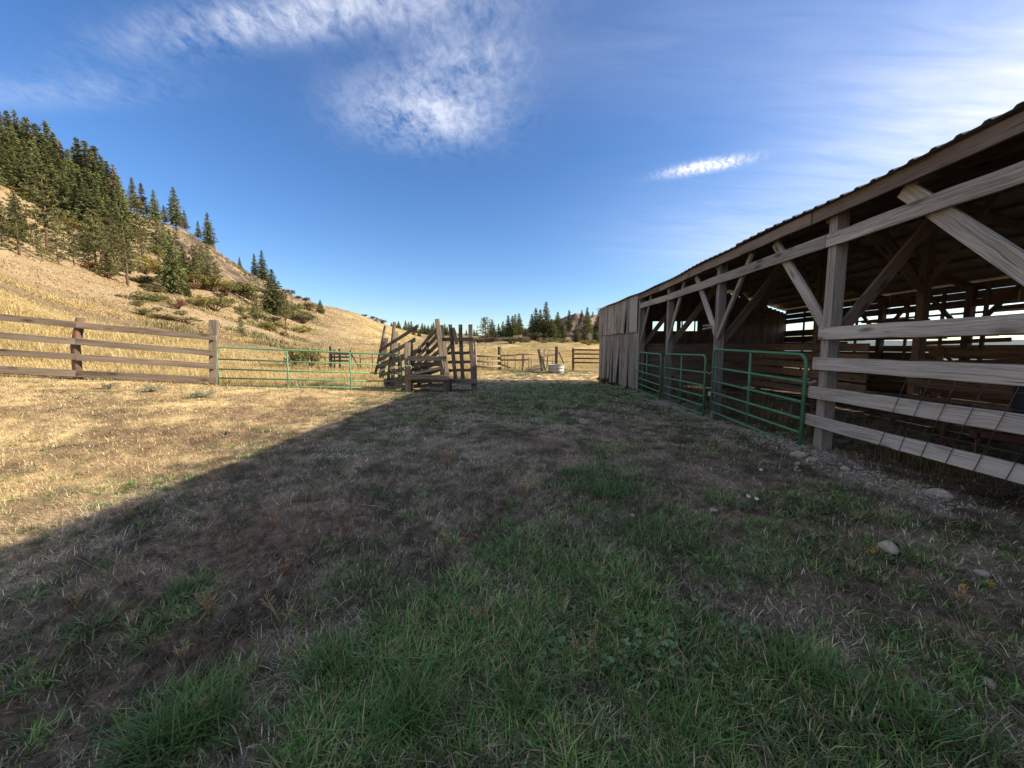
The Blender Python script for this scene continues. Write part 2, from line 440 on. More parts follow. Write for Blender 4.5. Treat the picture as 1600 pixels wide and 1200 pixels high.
def build_table():
    ths, zz_ = [], []
    for px in sorted(COLS):
        u = (px - 800) / FOC; th = math.atan(u * math.cos(PIT) if False else u)
        rr, zs = [], []
        for d, py in COLS[px]:
            p = at(px, py, d); rr.append(math.log(math.hypot(p.x, p.y))); zs.append(p.z)
        p = at(px, 600, 10.0); r0 = math.hypot(p.x, p.y)
        # near field joins the gentle yard
        for d in (5.0, 8.0, 11.0):
            q = at(px, 600, d); r = math.log(math.hypot(q.x, q.y))
            if r < rr[0] - 0.12: pass
        near = []
        for d in (3.0, 6.0, 9.0, 11.0):
            q = at(px, 600, d); r = math.log(math.hypot(q.x, q.y))
            if r < rr[0] - 0.15: near.append((r, float(z_near(np.array([q.x]), np.array([q.y]))[0])))
        rr = [a for a, _ in near] + rr; zs = [b for _, b in near] + zs
        q = at(px, 600, 10.0); ths.append(math.atan2(q.x, q.y))
        zz_.append(np.interp(LR_T, rr, zs))
    ths = np.array(ths); A = np.array(zz_)
    T = np.stack([np.interp(TH_T, ths, A[:, j]) for j in range(A.shape[1])], 1)
    k = np.array([1, 4, 6, 4, 1.]); k /= k.sum()
    for _ in range(3):
        Tp = np.pad(T, ((2, 2), (0, 0)), 'edge'); T = sum(k[i] * Tp[i:i + T.shape[0]] for i in range(5))
        Tp = np.pad(T, ((0, 0), (2, 2)), 'edge'); T = sum(k[i] * Tp[:, i:i + T.shape[1]] for i in range(5))
    return T


TAB = build_table()


def rockmask(x, y, th, r):
    """1 where basalt crops out of the hill"""
    px = 800 + FOC * np.tan(np.clip(th + YAW, -1.3, 1.3))
    m = sst(px, 225, 300) * (1 - sst(px, 445, 500)) * sst(r, 150, 190) * (1 - sst(r, 330, 380))
    m2 = sst(px, 850, 880) * (1 - sst(px, 1060, 1120)) * sst(r, 172, 190) * (1 - sst(r, 222, 236))
    m3 = sst(px, 640, 670) * (1 - sst(px, 720, 745)) * sst(r, 400, 420) * (1 - sst(r, 465, 480)) * .7
    n = fbm(x, y, 0.05, 3, 5.0)
    return np.clip(np.maximum(np.maximum(m, m2), m3) * sst(n, 0.28, 0.5), 0, 1)


def gh(x, y, detail=True):
    x = np.asarray(x, float); y = np.asarray(y, float)
    r = np.hypot(x, y); th = np.arctan2(x, y)
    lr = np.log(np.maximum(r, 0.3))
    i = np.clip((th - TH_T[0]) / (TH_T[1] - TH_T[0]), 0, len(TH_T) - 1.001); j = np.clip((lr - LR_T[0]) / (LR_T[1] - LR_T[0]), 0, len(LR_T) - 1.001)
    i0 = i.astype(int); j0 = j.astype(int); fi = i - i0; fj = j - j0
    zt = (TAB[i0, j0] * (1 - fi) + TAB[i0 + 1, j0] * fi) * (1 - fj) + (TAB[i0, j0 + 1] * (1 - fi) + TAB[i0 + 1, j0 + 1] * fi) * fj
    w = sst(r, 11, 17)
    z = z_near(x, y) * (1 - w) + zt * w
    back = sst(np.abs(th), R(95), R(140))
    z = z * (1 - back * w)
    if detail:
        inb = ((x > 3.9) & (x < 13.6) & (y < 21)).astype(float)
        z = z + (fbm(x, y, 1.6, 4) - 0.5) * 0.055 * (1 - inb) * (1 - sst(r, 25, 40)) + (fbm(x, y, 0.25, 3, 2.0) - 0.5) * 0.10 * sst(r, 3, 8) * (1 - inb) * (1 - sst(r, 22, 30))
        z = z + (fbm(x, y, 0.12, 4, 4.0) - 0.5) * sst(r, 25, 60) * np.minimum(r * 0.02, 2.2)
        rk = rockmask(x, y, th, r)
        cr = np.abs(fbm(x, y, 0.11, 4, 8.0) - 0.5) * 2
        z = z + rk * ((fbm(x, y, 0.22, 4, 11.0) - 0.5) * 7.0 - cr * 4.0 + 1.0)
    return z


def gz(x, y): return float(gh(np.array([x]), np.array([y]))[0])


def gpt(px, d):
    q = at(px, 600, d); return Vector((q.x, q.y, gz(q.x, q.y)))


# ------------------------------------------------------------------ ground cover
def gp(px, py):
    a = at(px, py, 1.0); k = EYE / (EYE - a.z); return a.x * k, a.y * k


GREEN = [(950, 900, .8, 1.0), (1080, 850, .6, .8), (930, 770, .9, .9), (800, 1000, .5, 1.), (650, 1000, .45, .9), (1050, 1000, .5, .9), (1250, 1060, .45, .8), (1420, 1120, .5, .8), (1250, 900, .6, .45),
         (300, 1150, .18, 1.1), (300, 920, .25, .7), (560, 880, .45, .7), (430, 940, .25, .7), (860, 625, 2.4, 1.35), (900, 605, 2.8, 1.35), (930, 600, 2.4, 1.1), (800, 640, 1.6, .6), (560, 690, 1.3, .55), (620, 660, 1.5, .5), (1200, 730, .7, .8), (1330, 790, .7, .8), (1500, 850, .7, .7),
         (700, 640, 1.0, .4), (480, 760, .6, .35), (1120, 680, .7, .7), (1050, 650, 1., .7), (640, 1120, .2, 1.0), (520, 1040, .25, .6), (1560, 1050, .5, .7), (890, 574, 3.4, 1.5), (830, 578, 2.8, 1.0), (660, 612, 1.2, .5)]
DIRT = [(150, 1000, .5, 1.), (80, 1100, .4, 1.), (300, 1020, .35, .8), (400, 850, .7, .8), (200, 880, .5, .55), (700, 760, .6, .3), (760, 840, .5, .45), (1050, 770, .6, .5), (1350, 900, .5, .55), (1450, 1000, .35, .6), (500, 1150, .12, .9), (330, 690, 1.5, .6), (450, 650, 2, .5), (200, 660, 1.2, .35), (850, 700, 1.2, .35), (980, 690, 1.2, .35), (1150, 800, .5, .6)]


def field(lst, x, y):
    s = np.zeros_like(x)
    for px, py, rad, w in lst:
        a, b = gp(px, py); s = np.maximum(s, w * np.exp(-(((x - a) ** 2 + (y - b) ** 2 * 0.8) / (rad * rad))))
    return s


def cover(x, y):
    """(green, dirt, tall) cover amounts of the yard and pasture"""
    r = np.hypot(x, y)
    n1 = fbm(x, y, 0.9, 4, 1.0); n2 = fbm(x, y, 2.6, 3, 6.0)
    gr = field(GREEN, x, y)
    n3 = fbm(x, y, 7.0, 3, 16.0)
    gr = np.clip(gr * 1.0 + (n1 - 0.5) * 1.7 + (n2 - 0.5) * 1.5 + (n3 - .5) * 1.6 - 0.13 + .07 * sst(y, 6, 9), 0, 1) * (1 - 0.75 * sst(-x, 4.2, 5.5))
    di = np.clip(field(DIRT, x, y) * 1.1 + (fbm(x, y, 0.8, 4, 21.) - 0.5) * 1.1, 0, 1) * (1 - gr * .8)
    # pasture beyond the rail fence and gate, tall dry grass
    fx = x - FENCE_N[0]; fy = y - FENCE_N[1]
    s = (fx * FENCE_D[1] - fy * FENCE_D[0]) * -1.0
    tall = sst(s, 0.3, 1.3) * (1 - sst(x, -5.2, -4.2) * (1 - sst(y, 17, 20))) * (1 - sst(x, -3.4, -2.2))
    tall = np.maximum(tall, sst(y, 26, 30))
    gr = gr * (1 - tall * .9); di = di * (1 - tall * .8)
    return gr, di, tall


_a, _b = at(0, 590, 9.4), at(628, 615, 13.4)
FENCE_N = (_b.x, _b.y); _d = Vector((_b.x - _a.x, _b.y - _a.y)).normalized(); FENCE_D = (_d.x, _d.y)


def tone(x, y):
    """clumpy natural lightness of the matted ground cover, from hand-sized to yard-sized patches"""
    r = np.hypot(x, y); k = sst(r, 3, 8)
    f = (fbm(x, y, 22., 3, 33.) * (1 - k) + fbm(x, y, 7., 3, 34.) * k) * .6 + fbm(x, y, 3.2, 3, 35.) * .4
    return .30 + 1.75 * sst(f, .30, .70)


def lerp(a, b, t): return a * (1 - t[:, None]) + b * t[:, None]


def make_ground():
    th = np.concatenate([np.linspace(R(-66), R(64), 640), np.linspace(R(64), R(294), 70)[1:-1]])
    lr = np.linspace(math.log(RMIN), math.log(RMAX), NR); r = np.exp(lr)
    A, B = np.meshgrid(th, r, indexing='ij')
    X = (np.sin(A) * B).ravel(); Y = (np.cos(A) * B).ravel()
    Z = gh(X, Y)
    nt_, nr_ = len(th), NR
    idx = np.arange(nt_ * nr_).reshape(nt_, nr_)
    i2 = np.roll(idx, -1, 0)
    q = np.stack([idx[:, :-1].ravel(), idx[:, 1:].ravel(), i2[:, 1:].ravel(), i2[:, :-1].ravel()], 1)
    V = np.stack([X, Y, Z], 1)
    # centre cap
    V = np.vstack([V, [[0, 0, gz(0, 0)]]]); cidx = len(V) - 1
    x, y = V[:, 0], V[:, 1]; rr = np.hypot(x, y); tt = np.arctan2(x, y)
    gr, di, tall = cover(x, y)
    n = fbm(x, y, 3.0, 4, 2.0)
    straw = np.array([0.58, 0.43, 0.215]); straw2 = np.array([0.35, 0.245, 0.135]); red = np.array([0.10, 0.06, 0.046]); soil = np.array([0.105, 0.08, 0.06]); grn = np.array([0.05, 0.06, 0.03]); gold = np.array([0.40, 0.29, 0.125])
    c = lerp(straw, straw2, sst(n, .35, .65))
    shade_side = sst(x, -5, -3) * (1 - sst(y, 17.5, 20))                       # greyer yard litter, its colour darkened where the barn's shadow falls
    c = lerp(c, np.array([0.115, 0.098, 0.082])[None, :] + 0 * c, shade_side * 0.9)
    c = lerp(c, red[None, :] + 0 * c, di * (1 - shade_side * .3))
    c = lerp(c, grn[None, :] + 0 * c, gr * .85)
    c = lerp(c, gold[None, :] + 0 * c, tall)
    # barn floor
    inb = ((x > 4.6) & (x < 13.4) & (y < 20.8) & (y > -9)).astype(float)
    c = lerp(c, soil[None, :] + 0 * c, inb)
    grav = np.exp(-((x - 4.0 - (fbm(x, y, .7, 3) - .5) * .5) / 0.28) ** 2) * sst(y, 1.5, 3) * (1 - sst(y, 15, 17)) * sst(fbm(x, y, 1.3, 3, 31.), .35, .55)
    c = lerp(c, np.array([0.20, 0.19, 0.18])[None, :] + 0 * c, grav * .8)
    # hillside bands: golden grass, grey-brown bare strips, olive brush
    w = sst(rr, 18, 30) * sst(-x, 2, 6)
    zc = V[:, 2]
    rw = rr + (fbm(x, y, .06, 3, 3.0) - .5) * 14
    hc = lerp(np.array([0.46, 0.35, 0.165]), np.array([0.34, 0.255, 0.125]), sst(fbm(x, y, .07, 3), .4, .6))
    left = sst(-tt, R(18), R(28))
    band = sst(rw, 49, 52) * (1 - sst(rw, 61, 64)) + sst(rw, 69, 72)
    hc = lerp(hc, lerp(np.array([0.20, 0.15, 0.105]), np.array([0.30, 0.22, 0.135]), sst(rw, 66, 80))[:, :] + 0 * hc, band * left * .85)
    pxx = 800 + FOC * np.tan(np.clip(tt + YAW, -1.3, 1.3))
    olive = sst(fbm(x, y, 0.09, 4, 9.), .46, .56) * sst(pxx, 200, 260) * (1 - sst(pxx, 480, 540)) * sst(rr, 55, 80) * (1 - sst(rr, 165, 190))
    hc = lerp(hc, np.array([0.17, 0.15, 0.065])[None, :] + 0 * hc, olive * .85)
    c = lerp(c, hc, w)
    # middle and far land
    far = sst(rr, 28, 45) * sst(x, -6, -2)
    fc = lerp(np.array([0.46, 0.32, 0.14]), np.array([0.33, 0.25, 0.11]), sst(fbm(x, y, .05, 4, 13.), .42, .6))
    c = lerp(c, fc, far)
    farb = sst(rr, 150, 175) * sst(pxx, 620, 720)
    fb = lerp(np.array([0.16, 0.12, 0.075]), np.array([0.24, 0.17, 0.10]), sst(fbm(x, y, .06, 4, 15.), .4, .6))
    c = lerp(c, fb, farb)
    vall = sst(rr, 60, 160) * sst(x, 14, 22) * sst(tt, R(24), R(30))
    c = lerp(c, np.array([0.10, 0.13, 0.15])[None, :] + 0 * c, vall)  # valley land tinted blue-grey to stand for distance haze
    rk = rockmask(x, y, tt, rr)
    c = lerp(c, lerp(np.array([0.07, 0.055, 0.045]), np.array([0.24, 0.175, 0.13]), sst(fbm(x, y, .2, 4, 19.), .4, .62)), rk)
    c = c * (0.80 + 0.40 * fbm(x, y, 6.0, 3, 7.0))[:, None]
    tn = tone(x, y); kk = 1 - sst(rr, 18, 30)
    c = c * (1 + (tn - 1) * kk * (.8 - .45 * sst(-x, 3.5, 5)))[:, None]
    tri_cap = np.stack([np.full(nt_, cidx), idx[:, 0], i2[:, 0]], 1)
    m, k, b, o = new_mat('ground_cover')
    a = k.n('ShaderNodeVertexColor', layer_name='Col').outputs[0]
    pos = k.n('ShaderNodeNewGeometry').outputs['Position']
    f1 = k.noise(pos, 28.0, 6, 0.7); f2 = k.noise(pos, 0.9, 6, 0.7); f3 = k.noise(pos, 5.0, 5, .7, .5)
    s = k.m('ADD', k.m('MULTIPLY', f1, 0.75), k.m('ADD', k.m('MULTIPLY', f2, 0.45), k.m('MULTIPLY', f3, 0.6)))
    col = k.mix(1.0, a, k.ramp(k.m('MULTIPLY', s, 0.5), [(0.28, 0.25), (0.64, 1.6)]), 'MULTIPLY')
    k.put(b.inputs['Base Color'], col); b.inputs['Roughness'].default_value = 0.95; b.inputs['Specular IOR Level'].default_value = 0.08
    bp = k.n('ShaderNodeBump'); bp.inputs['Strength'].default_value = 0.8; bp.inputs['Distance'].default_value = 0.05
    k.put(bp.inputs['Height'], s); k.put(b.inputs['Normal'], bp.outputs[0])
    me = bpy.data.meshes.new('ground')
    me.vertices.add(len(V)); me.vertices.foreach_set('co', V.astype(np.float32).ravel())
    lv = np.concatenate([q.ravel(), tri_cap.ravel()]).astype(np.int32)
    me.loops.add(len(lv)); me.loops.foreach_set('vertex_index', lv)
    ls = np.concatenate([np.arange(0, q.size, 4), q.size + np.arange(0, tri_cap.size, 3)]).astype(np.int32)
    ltot = np.concatenate([np.full(len(q), 4), np.full(len(tri_cap), 3)]).astype(np.int32)
    me.polygons.add(len(ls)); me.polygons.foreach_set('loop_start', ls); me.polygons.foreach_set('loop_total', ltot)
    me.polygons.foreach_set('use_smooth', np.ones(len(ls), bool)); me.update(calc_edges=True)
    ca = me.color_attributes.new('Col', 'FLOAT_COLOR', 'POINT')
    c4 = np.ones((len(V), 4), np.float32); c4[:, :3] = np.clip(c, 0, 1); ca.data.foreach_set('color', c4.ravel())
    me.materials.append(m); me.flip_normals()
    o = link('ground', me); o['kind'] = 'structure'
    return o


make_ground()


# ------------------------------------------------------------------ grass
def blade_mesh(name, x, y, L, w, az, lean, droop, col, tipcol=None, z0=None):
    """blades as curved tapering slivers; all arrays of length N"""
    n = len(x); z = gh(x, y) if z0 is None else z0
    dx, dy = np.cos(az), np.sin(az); sx, sy = -dy, dx
    def pt(t):
        h = L * (np.sin(lean) * t + droop * t * t); v = L * (np.cos(lean) * t - droop * 0.55 * t * t * np.cos(lean))
        return x + dx * h, y + dy * h, z + np.maximum(v, 0.004)
    V = np.zeros((n, 5, 3), np.float32)
    p0 = (x, y, z - 0.012); p1 = pt(0.5); p2 = pt(1.0)
    for k, (p, ww, sg) in enumerate(((p0, 1, -1), (p0, 1, 1), (p1, .8, 1), (p1, .8, -1), (p2, 0, 1))):
        V[:, k, 0] = p[0] + sx * w * .5 * ww * sg; V[:, k, 1] = p[1] + sy * w * .5 * ww * sg; V[:, k, 2] = p[2]
    b = np.arange(n)[:, None] * 5
    T = np.stack([b + np.array([[0, 1, 2]]), b + np.array([[0, 2, 3]]), b + np.array([[3, 2, 4]])], 1).reshape(-1, 3)
    if tipcol is None: tipcol = col
    cc = np.stack([col * .85, col * .85, col, col, tipcol], 1).reshape(-1, 3)
    return np_mesh(name, V.reshape(-1, 3), T, cc, M_PLANT)


def polar_samples(n, r0, r1, pw, t0=-60, t1=58):
    """points round the viewpoint, area density falling as r**-pw"""
    u = rng.random(n); e = 2 - pw
    r = (r0 ** e + u * (r1 ** e - r0 ** e)) ** (1 / e) if abs(e) > 1e-3 else r0 * (r1 / r0) ** u
    th = np.radians(rng.uniform(t0, t1, n))
    return np.sin(th) * r, np.cos(th) * r, r


def jitter(c, n, a=0.25):
    return np.clip(c[None, :] * (1 + rng.uniform(-a, a, (n, 1))) * (1 + rng.uniform(-.08, .08, (n, 3))), 0.004, 1)


def not_in_barn(x, y): return ~((x > 5.4) & (x < 13.6) & (y < 21))


def make_grass():
    # 1 green turf: clumped blades
    xs, ys, _ = polar_samples(30000, 1.0, 28, 1.7)
    gr, di, tall = cover(xs, ys)
    keep = (rng.random(len(xs)) < np.clip(gr * 1.3, 0.02, 1)) & (tall < .5) & not_in_barn(xs, ys)
    xs, ys, gr = xs[keep], ys[keep], gr[keep]
    k = 11
    big = rng.random(len(xs)) ** 2 * gr
    X = np.repeat(xs, k); Y = np.repeat(ys, k); B = np.repeat(big, k); n = len(X); r = np.hypot(X, Y)
    az = rng.uniform(0, 6.283, n); spread = np.abs(rng.normal(0, 0.035, n)) * (1 + B)
    X = X + np.cos(az) * spread; Y = Y + np.sin(az) * spread
    L = (0.035 + 0.075 * B + 0.025 * rng.random(n)) * rng.uniform(.5, 1.25, n)
    w = np.maximum(0.0042 + .0025 * rng.random(n), r * 0.0011)
    hue = np.repeat(rng.random(len(xs)), k)
    c = lerp(np.array([0.045, 0.132, 0.026]), np.array([0.105, 0.175, 0.042]), hue); c = c * rng.uniform(.45, 1.7, (n, 1)) * (.55 + .55 * tone(X, Y))[:, None]
    dry = rng.random(n) < 0.20; c[dry] = jitter(np.array([.34, .29, .17]), dry.sum(), .4)
    o = link('green_grass', blade_mesh('green_grass', X, Y, L, w, az, rng.uniform(.2, 1.15, n), rng.uniform(0, .8, n), c, c * 1.15))
    tag(o, 'short green grass growing in tufts over the shaded yard', 'grass', kind='stuff')
    tx, ty, tl, tw = [], [], [], []
    for px, py, rad, m, ln in ((300, 1150, .12, 260, .20), (250, 1175, .09, 160, .17), (640, 1120, .12, 260, .17), (520, 1045, .10, 160, .14), (950, 770, .28, 420, .16), (900, 740, .2, 200, .14), (1000, 830, .25, 260, .15), (235, 985, .05, 26, .14), (300, 920, .07, 90, .10), (1420, 1120, .12, 160, .14), (1250, 1050, .12, 160, .15), (780, 870, .2, 160, .12), (870, 890, .2, 160, .13), (1060, 1120, .1, 120, .12), (820, 1110, .12, 140, .13), (120, 1010, .06, 20, .07), (1130, 900, .2, 140, .13), (560, 890, .2, 120, .1)):
        a, b_ = gp(px, py); tx.append(rng.normal(a, rad * .6, m)); ty.append(rng.normal(b_, rad * .6, m)); tl.append(ln * rng.uniform(.5, 1.25, m))
    X = np.concatenate(tx); Y = np.concatenate(ty); L = np.concatenate(tl); n = len(X)
    c = lerp(np.array([0.048, 0.145, 0.03]), np.array([0.105, 0.17, 0.047]), rng.random(n)) * rng.uniform(.6, 1.3, (n, 1))
    o = link('grass_tufts', blade_mesh('grass_tufts', X, Y, L, rng.uniform(.004, .008, n), rng.uniform(0, 6.283, n), rng.uniform(.1, .8, n), rng.uniform(.1, .9, n), c, c * 1.2))
    tag(o, 'rank dark green grass tufts with long arching blades in the foreground', 'grass', kind='stuff')
    # 2 dry litter lying on the yard
    X, Y, r = polar_samples(330000, 1.0, 22, 1.75)
    gr, di, tall = cover(X, Y)
    keep = (rng.random(len(X)) < 1.0 - .55 * gr - .35 * di) & (tall < .6) & not_in_barn(X, Y)
    X, Y, r, di, gr = X[keep], Y[keep], r[keep], di[keep], gr[keep]; n = len(X)
    az = rng.uniform(0, 6.283, n); L = rng.uniform(.02, .09, n); w = np.maximum(rng.uniform(.002, .005, n), r * .00085)
    sunny = sst(-X, 3.2, 5.0)  # litter coloured bright on the sunlit side, dark in the barn's shade
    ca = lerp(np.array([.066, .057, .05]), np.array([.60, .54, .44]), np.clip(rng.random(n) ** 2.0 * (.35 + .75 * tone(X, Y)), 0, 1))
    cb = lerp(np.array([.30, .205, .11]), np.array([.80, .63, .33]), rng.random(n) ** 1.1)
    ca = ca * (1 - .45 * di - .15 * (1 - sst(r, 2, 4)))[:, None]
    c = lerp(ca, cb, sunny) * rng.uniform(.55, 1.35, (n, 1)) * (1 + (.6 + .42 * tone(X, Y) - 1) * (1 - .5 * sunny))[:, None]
    rd = rng.random(n) < di * .75; c[rd] = jitter(np.array([.11, .06, .042]), rd.sum(), .4)
    gn = rng.random(n) < (.30 + .12 * sst(Y, 5, 8)) * (1 - sunny * .75); c[gn] = jitter(np.array([.10, .115, .045]), gn.sum(), .35)
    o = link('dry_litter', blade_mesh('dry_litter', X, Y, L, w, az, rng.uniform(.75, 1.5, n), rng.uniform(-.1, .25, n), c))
    tag(o, 'dead straw and cropped dry grass matted over the yard', 'dry grass', kind='stuff')
    # 3 fine dry stems standing in the sunlit yard
    X, Y, r = polar_samples(60000, 1.2, 17, 1.2)
    gr, di, tall = cover(X, Y)
    keep = (tall < .5) & not_in_barn(X, Y) & (rng.random(len(X)) < .10 + .55 * sst(-X, 3.5, 5)) & (fbm(X, Y, .7, 3, 40.) > .44)
    X, Y, r = X[keep], Y[keep], r[keep]; n = len(X)
    o = link('dry_stems', blade_mesh('dry_stems', X, Y, rng.uniform(.04, .14, n) * (.6 + 1.2 * (rng.random(n) < .05)), np.maximum(.002, r * .0006), rng.uniform(0, 6.283, n), rng.uniform(.05, .9, n), rng.uniform(0, .4, n), jitter(np.array([.56, .42, .19]), n, .35)))
    tag(o, 'thin standing straw stems scattered over the yard', 'dry grass', kind='stuff')
    # 4 tall golden pasture grass behind the fence and gate, thinning into the hillside
    X, Y, r = polar_samples(330000, 8, 75, 1.45, -62, 12)
    gr, di, tall = cover(X, Y)
    keep = (rng.random(len(X)) < tall) & ~((X > 3) & (Y < 22))
    X, Y, r = X[keep], Y[keep], r[keep]; n = len(X)
    pat = fbm(X, Y, .35, 3, 50.)
    rw = r + (fbm(X, Y, .06, 3, 3.0) - .5) * 14; lf = sst(-np.arctan2(X, Y), R(18), R(28)); bn = (sst(rw, 49, 52) * (1 - sst(rw, 61, 64)) + sst(rw, 69, 72)) * lf
    L = rng.uniform(.12, .42, n) * (.45 + 1.1 * sst(pat, .35, .65)) * (1 - .7 * bn) * (1 - .4 * sst(X, -2, 2))
    c = lerp(np.array([.56, .43, .20]), np.array([.36, .26, .13]), np.clip(bn * .95 + rng.random(n) * .35, 0, 1)) * rng.uniform(.7, 1.2, (n, 1))
    gm = rng.random(n) < .05; c[gm] = jitter(np.array([.20, .20, .07]), gm.sum())
    o = link('pasture_grass', blade_mesh('pasture_grass', X, Y, L, np.maximum(.004, r * .00075), rng.uniform(0, 6.283, n), rng.uniform(.1, 1.05, n), rng.uniform(0, .6, n), c, c * 1.08))
    tag(o, 'tall golden dry grass of the pasture behind the fence', 'dry grass', kind='stuff')
    # 5 far hillside bunch grass and low brush
    X, Y, r = polar_samples(150000, 60, 300, 1.2, -62, -6)
    z = gh(X, Y); px = 800 + FOC * np.tan(np.clip(np.arctan2(X, Y) + YAW, -1.3, 1.3))
    pat = fbm(X, Y, .08, 4, 60.)
    keep = rng.random(len(X)) < .25 + .6 * sst(pat, .42, .6)
    X, Y, r, px, pat = X[keep], Y[keep], r[keep], px[keep], pat[keep]; n = len(X)
    br = sst(fbm(X, Y, .09, 4, 9.), .44, .56) * sst(px, 200, 260) * (1 - sst(px, 480, 560))
    c = lerp(np.array([.40, .29, .15]), np.array([.13, .125, .05]), np.clip(br * (rng.random(n) < .7), 0, 1)) * rng.uniform(.6, 1.25, (n, 1))
    o = link('bunch_grass', blade_mesh('bunch_grass', X, Y, rng.uniform(.12, .34, n) * (1 + 1.5 * br), r * .0015, rng.uniform(0, 6.283, n), rng.uniform(0, .8, n), rng.uniform(0, .4, n), c))
    tag(o, 'dry bunch grass and low brush speckling the far hillside', 'dry grass', kind='stuff')
    # 6 shaded weeds along and inside the barn front
    n0 = 5200
    Y = rng.uniform(2.2, 15.5, n0); X = 4.9 + np.abs(rng.normal(0, .7, n0)) - .25
    keep = fbm(X, Y, .8, 3, 70.) > .43; X, Y = X[keep], Y[keep]; n = len(X)
    c = lerp(np.array([.22, .15, .08]), np.array([.07, .09, .03]), (rng.random(n) < .4).astype(float)) * rng.uniform(.6, 1.3, (n, 1))
    o = link('barn_weeds', blade_mesh('barn_weeds', X, Y, rng.uniform(.12, .55, n), np.maximum(.004, .0011 * np.hypot(X, Y)), rng.uniform(0, 6.283, n), rng.uniform(.0, .5, n), rng.uniform(0, .5, n), c))
    tag(o, 'brown weeds and grass growing just inside the open barn front', 'weeds', kind='stuff')
    # 7 broad round leaves among the grass in front
    cs = [gp(1010, 1010), gp(985, 1020), gp(1035, 1015), gp(1000, 1005), gp(960, 1050), gp(1090, 1055), gp(1170, 870), gp(1050, 1075), (gp(870, 1015)), gp(1090, 890), gp(1160, 1000), gp(1060, 960), gp(900, 1030), gp(1120, 930)]
    X = np.concatenate([rng.normal(a, .075, 17) for a, b in cs]); Y = np.concatenate([rng.normal(b, .05, 17) for a, b in cs]); n = len(X)
    z = gh(X, Y) + rng.uniform(.02, .07, n); rad = rng.uniform(.008, .019, n); V = []; T = []; base = 0
    for i in range(n):
        tx, ty = rng.normal(0, .35, 2); m = 9
        V.append((X[i], Y[i], z[i])); rot = rng.uniform(0, 6)
        for j in range(m):
            a = rot + 6.283 * j / m * .94; q = rad[i] * (1 + .14 * math.cos(5 * a))
            V.append((X[i] + math.cos(a) * q, Y[i] + math.sin(a) * q, z[i] + .25 * q + q * (tx * math.cos(a) + ty * math.sin(a))))
        T += [(base, base + 1 + j, base + 2 + j) for j in range(m - 1)]; base += m + 1
    c = np.repeat(jitter(np.array([.105, .18, .075]), n, .35), 10, 0)
    o = link('mallow_leaves', np_mesh('mallow_leaves', np.array(V), np.array(T), c, M_PLANT))
    tag(o, 'patch of round mallow leaves low in the foreground grass', 'weeds', kind='stuff')


make_grass()

# ------------------------------------------------------------------ barn
BX = 4.33                                    # front face of the posts
PY_ = [-6.3, -3.15, 0.0, 3.15, 5.79, 9.06, 12.15, 15.0]
FAR = Vector((3.92, 20.7, 0))
RX, RZ, BKX = 8.85, 4.95, 13.35              # ridge line, back face
EZ = 3.42


def frontx(y): return BX if y < 15 else BX + (FAR.x - BX) * (y - 15) / (FAR.y - 15)


def eave_z(y): return EZ + 0.02 * math.sin(y * .9) + (0.03 if y < 8 else 0) + (0.04 * (y - 15) / 6 if y > 15 else 0)


barn = thing('barn', 'long open fronted grey timber pole barn with sloping metal roof along the yard', 'barn', (BX, 6, 0))


